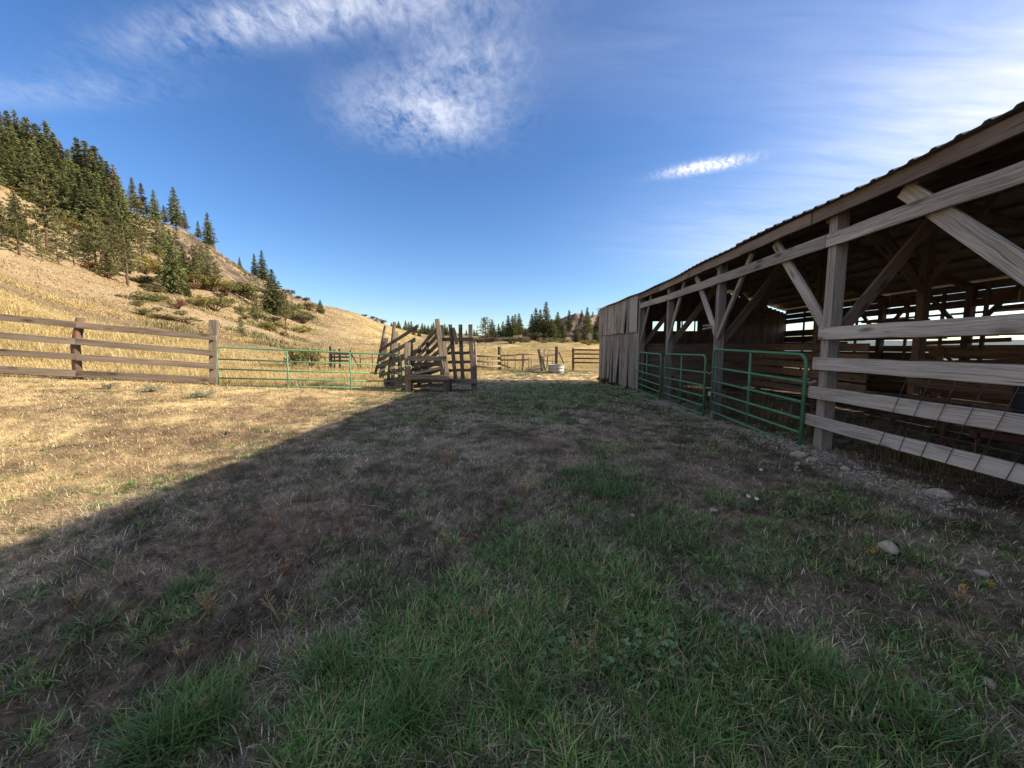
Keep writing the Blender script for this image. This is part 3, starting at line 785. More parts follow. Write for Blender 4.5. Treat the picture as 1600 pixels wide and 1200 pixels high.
def build_barn():
    # corrugated roof, front and back slopes
    ys = []; y = -8.0
    while y < 21.05:
        ys += [(y, 0), (y + .10, 0), (y + .125, .022), (y + .165, .022), (y + .19, 0)] if True else []
        y += 0.229
    mb = MB()
    for slope in (0, 1):
        for (dz, rev) in ((0.0, False), (-0.006, True)):
            ring = []
            for (yy, h) in ys:
                row = []
                for t in (0, .34, .67, 1.0):
                    ex = frontx(yy) - .20 if slope == 0 else BKX + .25
                    ez = eave_z(yy) + .065 if slope == 0 else EZ - .02
                    sag = -.03 * math.sin(math.pi * t) + .012 * math.sin(yy * 2.1 + t * 5)
                    row.append(len(mb.v)); mb.v.append(Vector((ex + (RX - ex) * t, yy, ez + (RZ + .06 - ez) * t + h + dz + sag)))
                ring.append(row)
            for i in range(len(ring) - 1):
                for k in range(3):
                    q = (ring[i][k], ring[i + 1][k], ring[i + 1][k + 1], ring[i][k + 1])
                    if (slope == 0) == rev: q = q[::-1]
                    mb.face(q, ((0, 0), (0, 1), (1, 1), (1, 0)))
            if not rev: first = ring
            else:
                for i in range(len(ring) - 1):
                    mb.face((first[i][0], ring[i][0], ring[i + 1][0], first[i + 1][0]), ((0, 0), (0, 1), (1, 1), (1, 0)))
    obj('roof', mb, M_ROOF, barn)
    # fascia boards along the eave
    cuts = [-8, -4.3, -.6, 2.9, 6.05, 9.6, 12.6, 15.0]
    for a, b in zip(cuts, cuts[1:]):
        j = rnd.uniform(-.012, .012)
        obj('fascia', MB().beam((BX - .105 + j, a + .01, eave_z(a) - .035), (BX - .105 + j, b - .01, eave_z(b) - .035), .175, .038, (-1, 0, 0), 6, .006), M_FASCIA, barn)
    # header beam nailed across the posts
    cuts = [-8, -3.4, 2.7, 5.85, 12.2, 15.02]
    for a, b in zip(cuts, cuts[1:]):
        obj('header_beam', MB().beam((BX - .026, a + .005, 3.02), (BX - .026, b - .005, 3.02 + (.05 if b > 12.5 else 0)), .185, .045, (-1, 0, 0), 8, .006), M_BARN, barn)
    for i, y in enumerate(PY_):
        gzv = -.35
        p = MB(); p.beam((BX + .085, y, gzv), (BX + .085, y, eave_z(y) - .03), .15, .17, (-1, 0, 0), 8, .006, .008)
        obj('post', p, M_POST, barn)
        # braces in the wall plane
        for sg in (-1, 1):
            if sg > 0 and i in (6, 7) or sg < 0 and i == 4: continue
            off = {4: 1.3, 5: 1.2, 3: 1.62}.get(i, 1.1)
            top = 3.33
            obj('brace', MB().beam((BX + (.03 if sg < 0 else .05), y + sg * .05, 1.72 + (.06 if sg > 0 else 0)), (BX + (.03 if sg < 0 else .05), y + sg * (off + .05), top), .11 if sg < 0 else (.19 if i == 3 else .15), .05, (-1, 0, 0), 5, .005), M_POST if sg < 0 else M_BARN, barn)
        # knee brace into the building
        obj('knee_brace', MB().beam((BX + .2, y + .10, 1.62), (BX + 1.75, y + .10, 3.72), .16, .06, (0, -1, 0), 4), M_INNER, barn)
        # rafters, ridge posts, back posts
        obj('rafter', MB().beam((BX - .03, y + .10, eave_z(y) - .06), (RX, y + .10, RZ - .10), .2, .06, (0, -1, 0), 5), M_INNER, barn)
        obj('rafter', MB().beam((BKX, y + .10, EZ - .12), (RX, y + .16, RZ - .10), .2, .06, (0, -1, 0), 5), M_INNER, barn)
        obj('post', MB().beam((RX, y, -.3), (RX, y, RZ - .2), .16, .16, (-1, 0, 0), 6, .01), M_INNER, barn)
        obj('post', MB().beam((BKX - .12, y, -.4), (BKX - .12, y, EZ - .1), .17, .17, (-1, 0, 0), 6, .01), M_INNER, barn)
        for sg in (-1, 1):
            obj('brace', MB().beam((BKX - .16, y + sg * .05, 1.95), (BKX - .16, y + sg * 1.2, 3.2), .13, .05, (-1, 0, 0), 3), M_INNER, barn)
            obj('brace', MB().beam((RX, y + sg * .08, 2.9), (RX, y + sg * 1.25, 4.5), .13, .05, (-1, 0, 0), 3), M_INNER, barn)
        obj('knee_brace', MB().beam((RX - .1, y - .12, 2.7), (RX - 1.7, y - .12, 4.25), .14, .05, (0, -1, 0), 3), M_INNER, barn)
    # extra rafters between the post lines
    y = -7.6
    while y < 20.8:
        if min(abs(y - q) for q in PY_) > .3:
            obj('rafter', MB().beam((frontx(y) - .02, y, eave_z(y) - .05), (RX, y, RZ - .08), .15, .045, (0, -1, 0), 4), M_INNER, barn)
        y += 1.02
    # purlins under the sheets
    for sl in (0, 1):
        for t in (.1, .22, .34, .46, .58, .70, .82, .94):
            ex = BX - .15 if sl == 0 else BKX + .2; ez = EZ + (0.0 if sl == 0 else -.08)
            px_, pz = ex + (RX - ex) * t, ez + (RZ - ez) * t - .005
            obj('purlin', MB().beam((px_, -8, pz), (px_ - (.0), 20.8, pz), .10, .045, (0, 0, 1), 10, .006), M_INNER, barn)
    obj('ridge_beam', MB().beam((RX, -8, RZ - .12), (RX, 20.8, RZ - .12), .2, .07, (-1, 0, 0), 8), M_INNER, barn)
    # back wall boards, some missing
    def back(z0, z1, y0, y1, name='back_board', m=None, x=BKX):
        yy = y0
        while yy < y1 - .1:
            e = min(yy + rnd.uniform(3.2, 4.6), y1); h = z1 - z0
            nb = max(1, round(h / .24))
            for k in range(nb):
                za = z0 + h * (k + .5) / nb + rnd.uniform(-.008, .008)
                obj(name, MB().beam((x, yy + .01, za + rnd.uniform(-.012, .012)), (x, e - .01, za + rnd.uniform(-.012, .012)), h / nb - (.008 if nb > 1 else 0), .03, (-1, 0, 0), 3, .004), m or M_INNER, barn)
            yy = e
    back(2.70, 3.42, -8, 20.6)
    back(2.50, 2.57, -8, 16.2)
    back(1.76, 2.36, 12.8, 20.6); back(1.82, 2.40, -8, 12.8)
    back(1.35, 1.57, -8, 20.6)
    back(1.60, 1.74, 16.6, 20.6)
    back(.98, 1.33, 13.0, 20.6); back(1.17, 1.31, 9.9, 13.0)
    back(.02, .95, 11.0, 20.6); back(.16, .95, -8, 11.0); back(-.3, .0, -8, 20.6)
    # far gable: vertical boards with three openings
    gb = MB(); x = FAR.x + .04
    wins = [(6.55, 7.2), (7.62, 7.86), (8.1, 8.75)]
    zr = lambda x: (EZ - .02 + (RZ - EZ) * (x - 4) / (RX - 4)) if x < RX else (RZ - (RZ - EZ + .1) * (x - RX) / (BKX - RX))
    while x < BKX - .05:
        w = rnd.uniform(.17, .24); xm = x + w / 2; top = zr(xm) - .06
        if any(a - .06 < xm < b + .06 for a, b in wins):
            gb.beam((xm, 20.62, -.3), (xm, 20.62, 2.36), w - .003, .03, (0, -1, 0), 3, .003); gb.beam((xm, 20.62, 2.86), (xm, 20.62, top), w - .003, .03, (0, -1, 0), 3, .003)
        else:
            gb.beam((xm, 20.62 + rnd.uniform(-.006, .006), -.3), (xm, 20.62, top), w - .003, .03, (0, -1, 0), 3, .003)
        x += w
    gw = obj('gable_wall', gb, M_INNER, barn)
    for a, b in wins:
        f = MB()
        f.beam((a, 20.57, 2.33), (b, 20.57, 2.33), .06, .05, (0, -1, 0), 1).beam((a, 20.57, 2.89), (b, 20.57, 2.89), .06, .05, (0, -1, 0), 1)
        f.beam((a, 20.57, 2.36), (a, 20.57, 2.86), .06, .05, (0, -1, 0), 1).beam((b, 20.57, 2.36), (b, 20.57, 2.86), .06, .05, (0, -1, 0), 1)
        obj('window_frame', f, M_INNER, gw)
    # near gable behind the viewpoint
    nb_ = MB(); x = BX + .05
    while x < BKX - .05:
        nb_.beam((x + .11, -7.9, -.3), (x + .11, -7.9, zr(x + .1) - .05), .215, .03, (0, 1, 0), 2, .003); x += .22
    obj('gable_wall', nb_, M_INNER, barn)
    # inner partition of planks across the closed end
    pt_ = MB()
    for k in range(7):
        pt_.beam((4.6, 15.4, .1 + k * .24), (9.3, 15.4, .1 + k * .24 + rnd.uniform(-.02, .02)), .225, .04, (0, -1, 0), 4)
    # closed end: lower and upper siding of vertical boards
    d = (FAR - Vector((BX, 15, 0))); d.z = 0; Ls = d.length; d.normalize(); nrm = Vector((-d.y, d.x, 0)) * 1.0
    if nrm.x > 0: nrm = -nrm
    org = Vector((BX - .02, 15.03, 0))
    lo_, up_ = MB(), MB(); s = 0.0; i = 0
    while s < Ls - .02:
        w = min(rnd.uniform(.19, .30), Ls - s); c = org + d * (s + w / 2)
        out = rnd.choice((0.0, .01, .02, .05)) if i not in (4, 9, 10, 13, 15, 18, 20) else rnd.uniform(.07, .16)
        tilt = rnd.uniform(-.03, .03) + (.05 if i in (9, 15) else 0)
        zb = gz(c.x, c.y) + rnd.uniform(.0, .10) + (.12 if i > 15 else 0)
        seam = 2.12 + .006 * s
        lo_.beam(c + d * tilt + nrm * (.02 + out) + Vector((0, 0, zb)), c + nrm * (.02 + (i % 2) * .008) + Vector((0, 0, seam)), w - .006, .024, nrm, 6, .008, .002)
        if s > .95:
            lift = .10 if 1.0 < s < 2.4 else rnd.uniform(.0, .05)
            gap = (s > 1.0 and s < 1.14)
            p0 = c + nrm * (.045 + lift) + d * (.16 * max(0, 1 - abs(s - 1.3) / .9) if s < 2.2 else 0) + Vector((0, 0, seam - .02 + rnd.uniform(-.02, .02)))
            p1 = c + nrm * (.05 + (i % 2) * .008) + Vector((0, 0, eave_z(c.y) + .07))
            if not gap: up_.beam(p0, p1, w - .004, .022, nrm, 6, .006, .002)
        s += w; i += 1
    obj('lower_siding', lo_, M_SIDING, barn, 'warped vertical lower boards with splits at the foot')
    obj('upper_siding', up_, M_SIDING, barn, 'curling upper boards peeling loose at the bottom')
    obj('seam_strip', MB().beam(org + nrm * .06 + d * .05 + Vector((0, 0, 2.10)), org + nrm * .06 + d * Ls + Vector((0, 0, 2.13)), .05, .03, nrm, 6), M_POST, barn)
    pm = MB(); a = org + d * .03 + nrm * .085; b = org + d * .93 + nrm * .075
    pm.beam((a + b) / 2 + Vector((0, 0, 2.11)), (a + b) / 2 + Vector((0, 0, eave_z(15.5) + .055)), .88, .016, nrm, 3, .003, .002)
    obj('patch_panel', pm, M_PATCH, barn, 'flat grey sheet nailed over the upper boards')
    obj('corner_post', MB().beam(org + d * -.06 + Vector((0, 0, -.3)), org + d * -.06 + Vector((0, 0, 3.3)), .12, .10, nrm, 6, .006), M_FASCIA, barn)
    obj('partition', pt_, M_INNER, barn)
    for yy in (18.0, 20.5):
        obj('post', MB().beam((frontx(yy) + .12, yy, -.3), (frontx(yy) + .12, yy, EZ), .15, .15, (-1, 0, 0), 3), M_INNER, barn)
    # side wall of old horizontal boards in the middle of the building
    pen = MB()
    for k in range(6):
        z = .15 + k * .27
        pen.beam((RX - .1, 10.2, z), (RX - .1, 15.3, z + rnd.uniform(-.04, .04)), .21, .035, (-1, 0, 0), 5, .008)
    obj('stall_wall', pen, M_INNER, barn)
    p2 = MB()
    for z, zz2 in ((.35, .38), (.75, .72), (1.1, 1.16)):
        p2.beam((RX - .12, 2.6, z), (RX - .12, 9.1, zz2), .17, .04, (-1, 0, 0), 6, .01)
    obj('stall_rails', p2, M_INNER, barn)
    obj('step_block', MB().beam((BX - .03, 8.93, .42), (BX - .03, 9.13, .42), .10, .08, (-1, 0, 0), 1), M_BARN, barn)
    wb = MB(); wb.beam((BX - .04, 9.6, 2.02), (BX - .04, 9.22, 2.02), .035, .03, (-1, 0, 0), 1).beam((BX - .04, 9.6, 1.95), (BX - .04, 9.22, 1.96), .035, .03, (-1, 0, 0), 1)
    obj('nailed_sticks', wb, M_BARN, barn)


    for k_ in range(26):                              # light studs and a few slipped boards along the open back
        y = -7.2 + 1.06 * k_ + rnd.uniform(-.2, .2)
        obj('stud', MB().beam((BKX - .05, y, -.2), (BKX - .05, y + rnd.uniform(-.04, .04), 3.3), rnd.uniform(.07, .11), .045, (-1, 0, 0), 3, .006), M_INNER, barn)
    for (y, z, dz) in ((12.4, 1.62, .10), (10.2, 2.60, .12), (8.6, 1.66, -.08), (6.5, 2.5, .1), (14.6, 2.52, -.12), (11.2, 1.05, .09)):
        obj('back_board', MB().beam((BKX - .09, y + 1.3, z), (BKX - .09, y - 1.3, z + dz), .12, .03, (-1, 0, 0), 4, .01), M_INNER, barn)


build_barn()


# ------------------------------------------------------------------ pipe gates
def pipe_gate(name, label, p0, p1, h0, rails, verts, r=.024, mat=None, group=None, top_curve=.14):
    """gate from foot p0 to foot p1 (Vectors), h0 tall; rails = heights, verts = fractions"""
    mat = mat or M_GREEN
    t = thing(name, label, 'gate', p0, group)
    d = p1 - p0; up = Vector((0, 0, 1)); c = top_curve; L = d.length; e = d / L
    pts = [p0]
    def arc(cen, a0, a1, ex, ey):
        return [cen + ex * (math.cos(a) * c) + ey * (math.sin(a) * c) for a in np.linspace(a0, a1, 6)]
    pts += arc(p0 + e * c + up * (h0 - c), math.pi, math.pi / 2, e, up)
    pts += arc(p1 - e * c + up * (h0 - c), math.pi / 2, 0, e, up)
    pts.append(p1)
    obj('frame', MB().tube(pts, r, 10), mat, t)
    for z in rails:
        obj('rail', MB().tube([p0 + up * z, p0 + d * .5 + up * (z - .004), p1 + up * z], r * .88, 8), mat, t)
    for f in verts:
        obj('upright', MB().tube([p0 + d * f, p0 + d * f + up * (h0 - .02)], r * .95, 8), mat, t)
    return t


G3a, G3b = Vector((BX - .07, 8.94, .02)), Vector((BX - .11, 5.97, -.05))
R6 = [.02, .24, .46, .72, 1.03]
t = pipe_gate('pipe_gate', 'nearest of the green pipe gates, hung between two barn posts beside the plank rails', G3a, G3b, 1.44, R6, (.5,), .027, group='green gates along the barn front')
obj('hinge', MB().tube([G3a + Vector((.0, .0, .25)), G3a + Vector((.07, .12, .25))], .012, 6).tube([G3a + Vector((0, 0, 1.2)), G3a + Vector((.07, .12, 1.2))], .012, 6), M_WIRE, t)
obj('chain', MB().tube([G3b + Vector((0, 0, 1.05)), G3b + Vector((.04, -.06, 1.02)), G3b + Vector((.06, -.14, 1.06))], .010, 6), M_GALV, t)
t = pipe_gate('pipe_gate', 'middle green pipe gate of the barn front, its far end hung on a slim post', Vector((BX - .07, 12.0, -.14)), Vector((BX - .11, 9.24, -.12)), 1.44, R6, (.47,), .027, group='green gates along the barn front')
obj('hinge', MB().tube([Vector((BX - .07, 12.0, .1)), Vector((BX + .02, 12.1, .1))], .014, 6).tube([Vector((BX - .07, 12.0, 1.0)), Vector((BX + .02, 12.1, 1.0))], .014, 6), M_WIRE, t)
obj('chain', MB().tube([Vector((BX - .11, 9.24, .95)), Vector((BX - .04, 9.18, .88)), Vector((BX - .02, 9.1, .94))], .011, 6), M_GALV, t)
t = pipe_gate('pipe_gate', 'farthest green pipe gate of the barn front, beside the closed plank wall', Vector((BX - .03, 14.86, -.12)), Vector((BX - .10, 12.28, -.15)), 1.44, R6, (.4,), .027, group='green gates along the barn front')
GL0, GL1 = at(343.5, 614, 11.5), at(628, 616, 13.4)
t = pipe_gate('pipe_gate', 'long green pipe gate between the rail fence and the wooden loading chute', GL0, GL1, 1.38, [.0, .22, .45, .72, 1.02], (.345, .69), .027, M_GREEN_LIT)
obj('hinge', MB().tube([GL0 + Vector((0, 0, .22)), GL0 + Vector((-.12, -.03, .22))], .012, 6).tube([GL0 + Vector((0, 0, 1.1)), GL0 + Vector((-.12, -.03, 1.1))], .012, 6), M_WIRE, t)

# ------------------------------------------------------------------ plank rails and wire panel at the near bay
t = thing('plank_rails', 'four wide grey horizontal planks closing the nearest barn bay', 'fence', (BX, 4, 0))
for k, (z, w, y1) in enumerate(((1.70, .178, 5.86), (1.265, .183, 5.91), (.84, .175, 5.93), (.415, .165, 5.95))):
    off = {0: 0, 1: -.012, 2: -.03, 3: -.035}[k]
    obj('plank', MB().beam((BX - .025 + off, y1, z), (BX - .025 + off, -.45, z + (.012 if k == 0 else -.012)), w, .045, (-1, 0, 0), 22, .005, .006), M_BARN, t)
for k, (z, y0) in enumerate(((1.70, 5.86), (1.265, 5.91), (.84, 5.93), (.415, 5.95))):
    for dz in (-.05, .045):
        for dy in (.07, 2.78):
            x = BX - .048 + {0: 0, 1: -.012, 2: -.03, 3: -.035}[k]; y = y0 - dy + rnd.uniform(-.02, .02); zz_n = z + dz + rnd.uniform(-.01, .01)
            obj('nail', MB().tube([(x + .01, y, zz_n), (x - .004, y, zz_n - .002)], .006, 7), M_RUST, t)
t = thing('stock_panel', 'rusty welded wire stock panel leaning behind and over the low barn planks', 'wire panel', (BX - .06, 3, 0))
wy = [4.66 - .245 * k for k in range(14)]
for k, y in enumerate(wy):
    obj('wire', MB().tube([(BX - .094, y + .03, .33), (BX - .097, y - .10, .75), (BX - .085, y - .22, 1.16)], .0036, 5), M_WIRE, t)
for z, xo in ((.60, -.103), (.97, -.103), (1.12, -.095)):
    obj('wire', MB().tube([(BX + xo, 4.62, z), (BX + xo, 3.5, z - .008), (BX + xo, 1.4, z - .01)], .0036, 5), M_WIRE, t)

# things lying inside the barn
def cuboid(mb, c, sx, sy, sz, ch=.02):
    return mb.beam((c[0], c[1] - sy / 2, c[2]), (c[0], c[1] + sy / 2, c[2]), sz, sx, (1, 0, 0), 2, .003, ch)


t = thing('farm_implement', 'old red farm implement with an orange end lying among weeds inside the barn', 'implement', (6.4, 4.2, .0))
obj('frame_bar', MB().beam((6.0, 5.2, .36), (6.15, 4.4, .38), .08, .08, (-1, 0, 0), 3), M_RED, t)
obj('frame_bar', MB().beam((6.5, 5.3, .34), (6.7, 4.4, .36), .08, .08, (-1, 0, 0), 3), M_RED, t)
obj('cross_bar', MB().beam((6.0, 5.3, .33), (7.0, 5.4, .33), .08, .08, (0, -1, 0), 2), M_RUST, t)
obj('end_plate', MB().beam((6.18, 4.55, .49), (6.33, 3.85, .50), .10, .14, (-1, 0, 0), 2), M_ORANGE, t)
wh = MB(); wh.tube([(6.35 + .28 * math.cos(a), 5.75, .27 + .28 * math.sin(a)) for a in np.linspace(0, 6.283, 20)], .03, 8, False)
obj('wheel', wh, M_RUST, t)
t = thing('plank_pile', 'pile of dark planks leaning low against the back wall inside the barn', 'planks', (12.2, 11.5, 0))
for k in range(7):
    obj('plank', MB().beam((11.2 + .22 * k, 8.0 + .2 * k, .25 + .13 * k), (11.4 + .2 * k, 13.8, .30 + .12 * k + .1 * (k % 2)), .22, .05, (-.7, 0, .7), 4, .012), M_INNER, t)
t = thing('oil_drum', 'dark blue steel drum standing deep inside the barn behind the planks', 'drum', (8.1, 6.3, 0))
prof = [(0, .28), (.02, .29), (.28, .285), (.30, .30), (.32, .285), (.56, .285), (.58, .30), (.60, .285), (.86, .29), (.88, .28)]
mb = MB(); n = 24
for (z, r) in prof:
    for j in range(n): mb.v.append(Vector((8.1 + r * math.cos(6.283 * j / n), 6.3 + r * math.sin(6.283 * j / n), z - .02)))
for i in range(len(prof) - 1):
    for j in range(n): mb.face((i * n + j, i * n + (j + 1) % n, (i + 1) * n + (j + 1) % n, (i + 1) * n + j), ((0, 0),) * 4, True)
mb.face(tuple((len(prof) - 1) * n + j for j in range(n)), ((0, 0),) * n)
obj('drum_shell', mb, M_DARKBLUE, t)
t = thing('feed_rack', 'dark plank feed rack with crossed rails standing inside the barn behind the planks', 'feed rack', (10.6, 8.0, 0))
for y in (5.2, 6.9, 8.6, 10.3): obj('post', MB().beam((10.6, y, -.2), (10.6, y + rnd.uniform(-.05, .05), 1.55), .12, .12, (-1, 0, 0), 3, .01), M_INNER, t)
for z, dz in ((.4, .03), (.72, -.04), (1.02, .05), (1.38, -.02)): obj('rail', MB().beam((10.53, 5.0, z), (10.53, 10.5, z + dz), .15, .04, (-1, 0, 0), 5, .012), M_INNER, t)
for y in (5.6, 7.6, 9.2): obj('crossed_rail', MB().beam((10.5, y, .3), (10.5, y + 1.0, 1.5), .09, .04, (-1, 0, 0), 3, .01), M_INNER, t)

# ------------------------------------------------------------------ left rail fence
t = thing('rail_fence', 'brown four rail board fence on wooden posts at the foot of the golden hill', 'fence', at(333, 606, 11.5))
FP = [(-260, 575, 8.75), (123, 594, 10.35), (333, 607, 11.5)]
rails = [[(-260, 467, 8.75), (123, 508, 10.35), (340, 528, 11.5)], [(-260, 503, 8.75), (123, 534, 10.35), (340, 552, 11.5)], [(-260, 532, 8.75), (123, 557.7, 10.35), (340, 572, 11.5)], [(-260, 562, 8.75), (123, 583, 10.35), (340, 594, 11.5)]]
nf = Vector((FENCE_D[1], -FENCE_D[0], 0))
for k, rr in enumerate(rails):
    for a, b in zip(rr, rr[1:]):
        p, q = at(*a) + nf * .11, at(*b) + nf * .11
        e = (q - p).normalized()
        obj('rail', MB().beam(p + e * .004, q - e * .004, .165 if k < 3 else .18, .045, nf, 8, .007), M_LICHEN if k == 3 else M_RAIL, t, 'lowest rail with yellow lichen' if k == 3 else None)
p = at(*FP[0]); obj('post', MB().tube([p - Vector((0, 0, .4)), p + Vector((0, 0, 1.5))], .085, 12), M_POLE, t)
p = at(*FP[1]); obj('post', MB().tube([p - Vector((.02, 0, .4)), p + Vector((.01, 0, .9)), at(126, 497, 10.35)], .095, 14, wob=.02), M_POLE, t, 'round brown pole post')
p = at(*FP[2]); obj('post', MB().beam(p - Vector((0, 0, .4)), at(334, 500, 11.5), .20, .20, nf, 6, .008, .01), M_RAIL, t, 'tall square end post')

# ------------------------------------------------------------------ loading chute
nl = Vector((.42, -.9, 0)).normalized()


def pb(mb, a, b, w, tck=.05, n=nl, segs=4, wob=.01):
    return mb.beam(at(*a), at(*b), w, tck, n, segs, wob, .006)


t = thing('loading_chute', 'weathered cattle loading chute with slanting rails and leaning posts beside the long gate', 'loading chute', at(665, 612, 13.6))
side = Vector((.85, .5, 0)).normalized()
for a, b, w in (((653.5, 509.5, 13.2), (593, 548, 15.6), .12), ((648.5, 530, 13.25), (592, 563, 15.7), .13), ((640, 556, 13.3), (590, 574, 15.7), .13), ((640, 574, 13.35), (596, 586, 15.5), .13)):
    obj('rail', pb(MB(), a, b, w, .05, side, 5), M_CHUTE, t)
for a, b, w in (((683, 513, 13.45), (646, 556, 15.9), .13), ((684, 523, 13.45), (645, 566, 15.9), .14), ((686, 535, 13.45), (647, 574, 15.9), .14), ((688, 547, 13.45), (648, 580, 15.9), .14), ((690, 560, 13.45), (648, 588, 15.9), .14)):
    obj('rail', pb(MB(), a, b, w, .05, -side, 5), M_CHUTE, t)
obj('pole', MB().tube([at(586, 585, 15.6), at(592, 560, 15.6), at(602, 509, 15.6)], .055, 8, wob=.05), M_CHUTE, t)
obj('post', pb(MB(), (596, 590, 15.5), (602.5, 528, 15.5), .20, .10), M_CHUTE, t)
obj('pole', MB().tube([at(606, 600, 14.7), at(611, 550, 14.7), at(616.5, 503, 14.7)], .06, 8, wob=.05), M_CHUTE, t)
obj('post', pb(MB(), (613, 600, 14.8), (619, 518, 14.8), .13, .10), M_CHUTEL, t)
obj('post', pb(MB(), (624, 600, 15.2), (623.5, 536, 15.2), .09, .09), M_CHUTE, t)
obj('front_post', pb(MB(), (637.5, 620, 13.25), (637, 535, 13.25), .20, .17, nl, 6, .008), M_CHUTEL, t)
obj('post', pb(MB(), (642.5, 617, 13.6), (642.5, 534, 13.6), .10, .10), M_CHUTE, t)
obj('leaning_post', pb(MB(), (694, 594, 13.25), (683, 498.5, 13.35), .145, .12, nl, 6), M_CHUTEL, t)
obj('post', pb(MB(), (690.5, 596, 13.55), (690, 508, 13.6), .10, .10), M_CHUTE, t)
obj('front_post', pb(MB(), (697.5, 582, 13.15), (694, 534, 13.15), .13, .10), M_CHUTEL, t)
obj('front_post', pb(MB(), (697.5, 618, 13.2), (697.5, 581, 13.2), .20, .2), M_CHUTE, t)
obj('front_board', pb(MB(), (637, 559.5, 13.08), (698, 560.5, 13.02), .16, .05, nl, 8, .012), M_CHUTEL, t)
obj('front_board', pb(MB(), (635, 589, 13.06), (702, 590, 13.0), .15, .06, nl, 8, .014), M_CHUTEL, t)
fl = MB()
for k in range(8):
    q = k / 8.; a0, a1 = at(646, 585, 13.3), at(600, 596, 15.6); b0, b1 = at(690, 577, 13.4), at(650, 592, 15.8)
    fl.beam(a0.lerp(a1, q), b0.lerp(b1, q), .27, .05, (0, -.2, 1), 3, .012)
obj('ramp_floor', fl, M_CHUTE, t)
obj('floor_board', pb(MB(), (643.5, 584, 13.15), (690, 574.5, 13.2), .08, .05, nl, 4, .012), M_CHUTEL, t)
for a, b, w in (((655, 600, 13.6), (655, 566, 13.9), .12), ((672, 600, 13.8), (671, 556, 14.0), .12), ((655, 583, 14.6), (655.5, 541, 14.6), .13), ((668, 575, 14.2), (667.5, 532, 14.2), .10)):
    obj('post', pb(MB(), a, b, w, .10), M_CHUTE, t)
for a, b in (((645, 596, 13.5), (692, 594, 13.5)), ((646, 603, 13.6), (694, 602, 13.6)), ((642, 578, 14.2), (690, 566, 13.5)), ((640, 570, 13.4), (690, 569, 13.45))):
    obj('underframe_board', pb(MB(), a, b, .13, .05, nl, 4, .014), M_CHUTE, t)
for a, b, w in (((641, 592, 13.45), (600, 597, 15.4), .26), ((641, 604, 13.45), (602, 604, 15.4), .16), ((693, 590, 13.5), (652, 596, 15.8), .26), ((692, 575, 13.5), (650, 585, 15.8), .16)):
    obj('ramp_side_board', pb(MB(), a, b, w, .05, side, 5, .016), M_CHUTE, t)
obj('ramp_side_board', pb(MB(), (652, 547, 13.3), (597, 568, 15.6), .10, .05, side, 5, .016), M_CHUTE, t)
rp = MB(); c0 = at(638.5, 574, 13.08)
rp.tube([c0 + Vector((.12 * math.cos(a), -.10, .07 * math.sin(a) + .03 * math.sin(3 * a))) for a in np.linspace(-.4, 3.6, 12)], .009, 6)
obj('rope', rp, M_WHITE, t, 'pale rope tied round the front post')

t = thing('slatted_pen', 'dark upright slatted plank panel standing on a low platform right of the loading chute', 'pen', at(722, 612, 13.4))
nr = Vector((.25, -.97, 0)).normalized()
for a, b, w in (((712, 592, 13.5), (703.5, 507, 13.5), .13), ((723, 592, 13.5), (719, 507, 13.5), .13), ((740, 604, 13.5), (734.5, 507, 13.5), .14)):
    obj('slat', pb(MB(), a, b, w, .06, nr, 5), M_CHUTE, t)
for a, b, w in (((690, 530.5, 13.42), (740, 530, 13.42), .12), ((699, 552, 13.58), (741, 551, 13.6), .10), ((699, 566, 13.58), (741, 565, 13.6), .10), ((700, 579, 13.58), (742, 578, 13.6), .10)):
    obj('cross_rail', pb(MB(), a, b, w, .06, nr, 5), M_CHUTE, t)
obj('cross_rail', pb(MB(), (700, 595.5, 13.35), (745, 596, 13.35), .16, .12, nr, 5), M_CHUTE, t)
obj('post', pb(MB(), (741.5, 616, 13.5), (741.5, 596, 13.5), .17, .17, nr), M_CHUTE, t)
obj('post', pb(MB(), (702, 616, 13.6), (702, 596, 13.6), .17, .17, nr), M_CHUTE, t)
obj('post', MB().tube([at(744, 614, 13.75), at(743, 570, 13.75), at(742.5, 534, 13.75)], .045, 10), M_CHUTEL, t, 'pale peeled pole post')
obj('strut', pb(MB(), (697, 550, 13.5), (706, 537, 13.5), .11, .05, nr), M_CHUTE, t)
obj('strut', pb(MB(), (708, 512, 13.38), (714, 538, 13.38), .12, .05, nr), M_CHUTE, t)
pl = MB()
for k in range(4): pl.beam(at(701, 593, 13.5 + k * .2), at(744, 593, 13.5 + k * .2), .19, .04, (0, 0, 1), 3, .006)
obj('platform', pl, M_CHUTE, t)

# ------------------------------------------------------------------ corral remains behind the gate
D2 = 27
t = thing('corral_remains', 'dark old corral panel of short boards and posts beyond the long gate', 'corral', at(530, 578, D2))
for x, y0, w in ((517, 541, .17), (522.5, 546, .08), (531, 545, .12), (548, 547, .08)):
    obj('post', MB().beam(at(x, 581, D2), at(x, y0, D2), w, w, (0, -1, 0), 3, .01), M_CHUTE, t)
for y in (553, 557.5, 563.5):
    obj('board', pb(MB(), (515, y, D2 - .1), (545, y + .5, D2 - .1), .13, .04, (0, -1, 0)), M_CHUTE, t)
obj('strut', pb(MB(), (549, 553, D2), (560, 572, D2), .08, .05, (0, -1, 0)), M_CHUTE, t)
obj('top_wire', MB().tube([at(550, 558, D2), at(566, 560.5, D2 + 1), at(580, 558.5, D2 + 2), at(592, 559, D2 + 3)], .03, 6), M_RUST, t)
for x in (563, 582): obj('post', MB().tube([at(x, 576, D2 + 1), at(x, 553, D2 + 1)], .045, 7), M_CHUTE, t)
t = thing('wire_gate', 'thin rusty pipe gate panel standing in dry grass left of the old corral posts', 'gate', at(495, 578, D2))
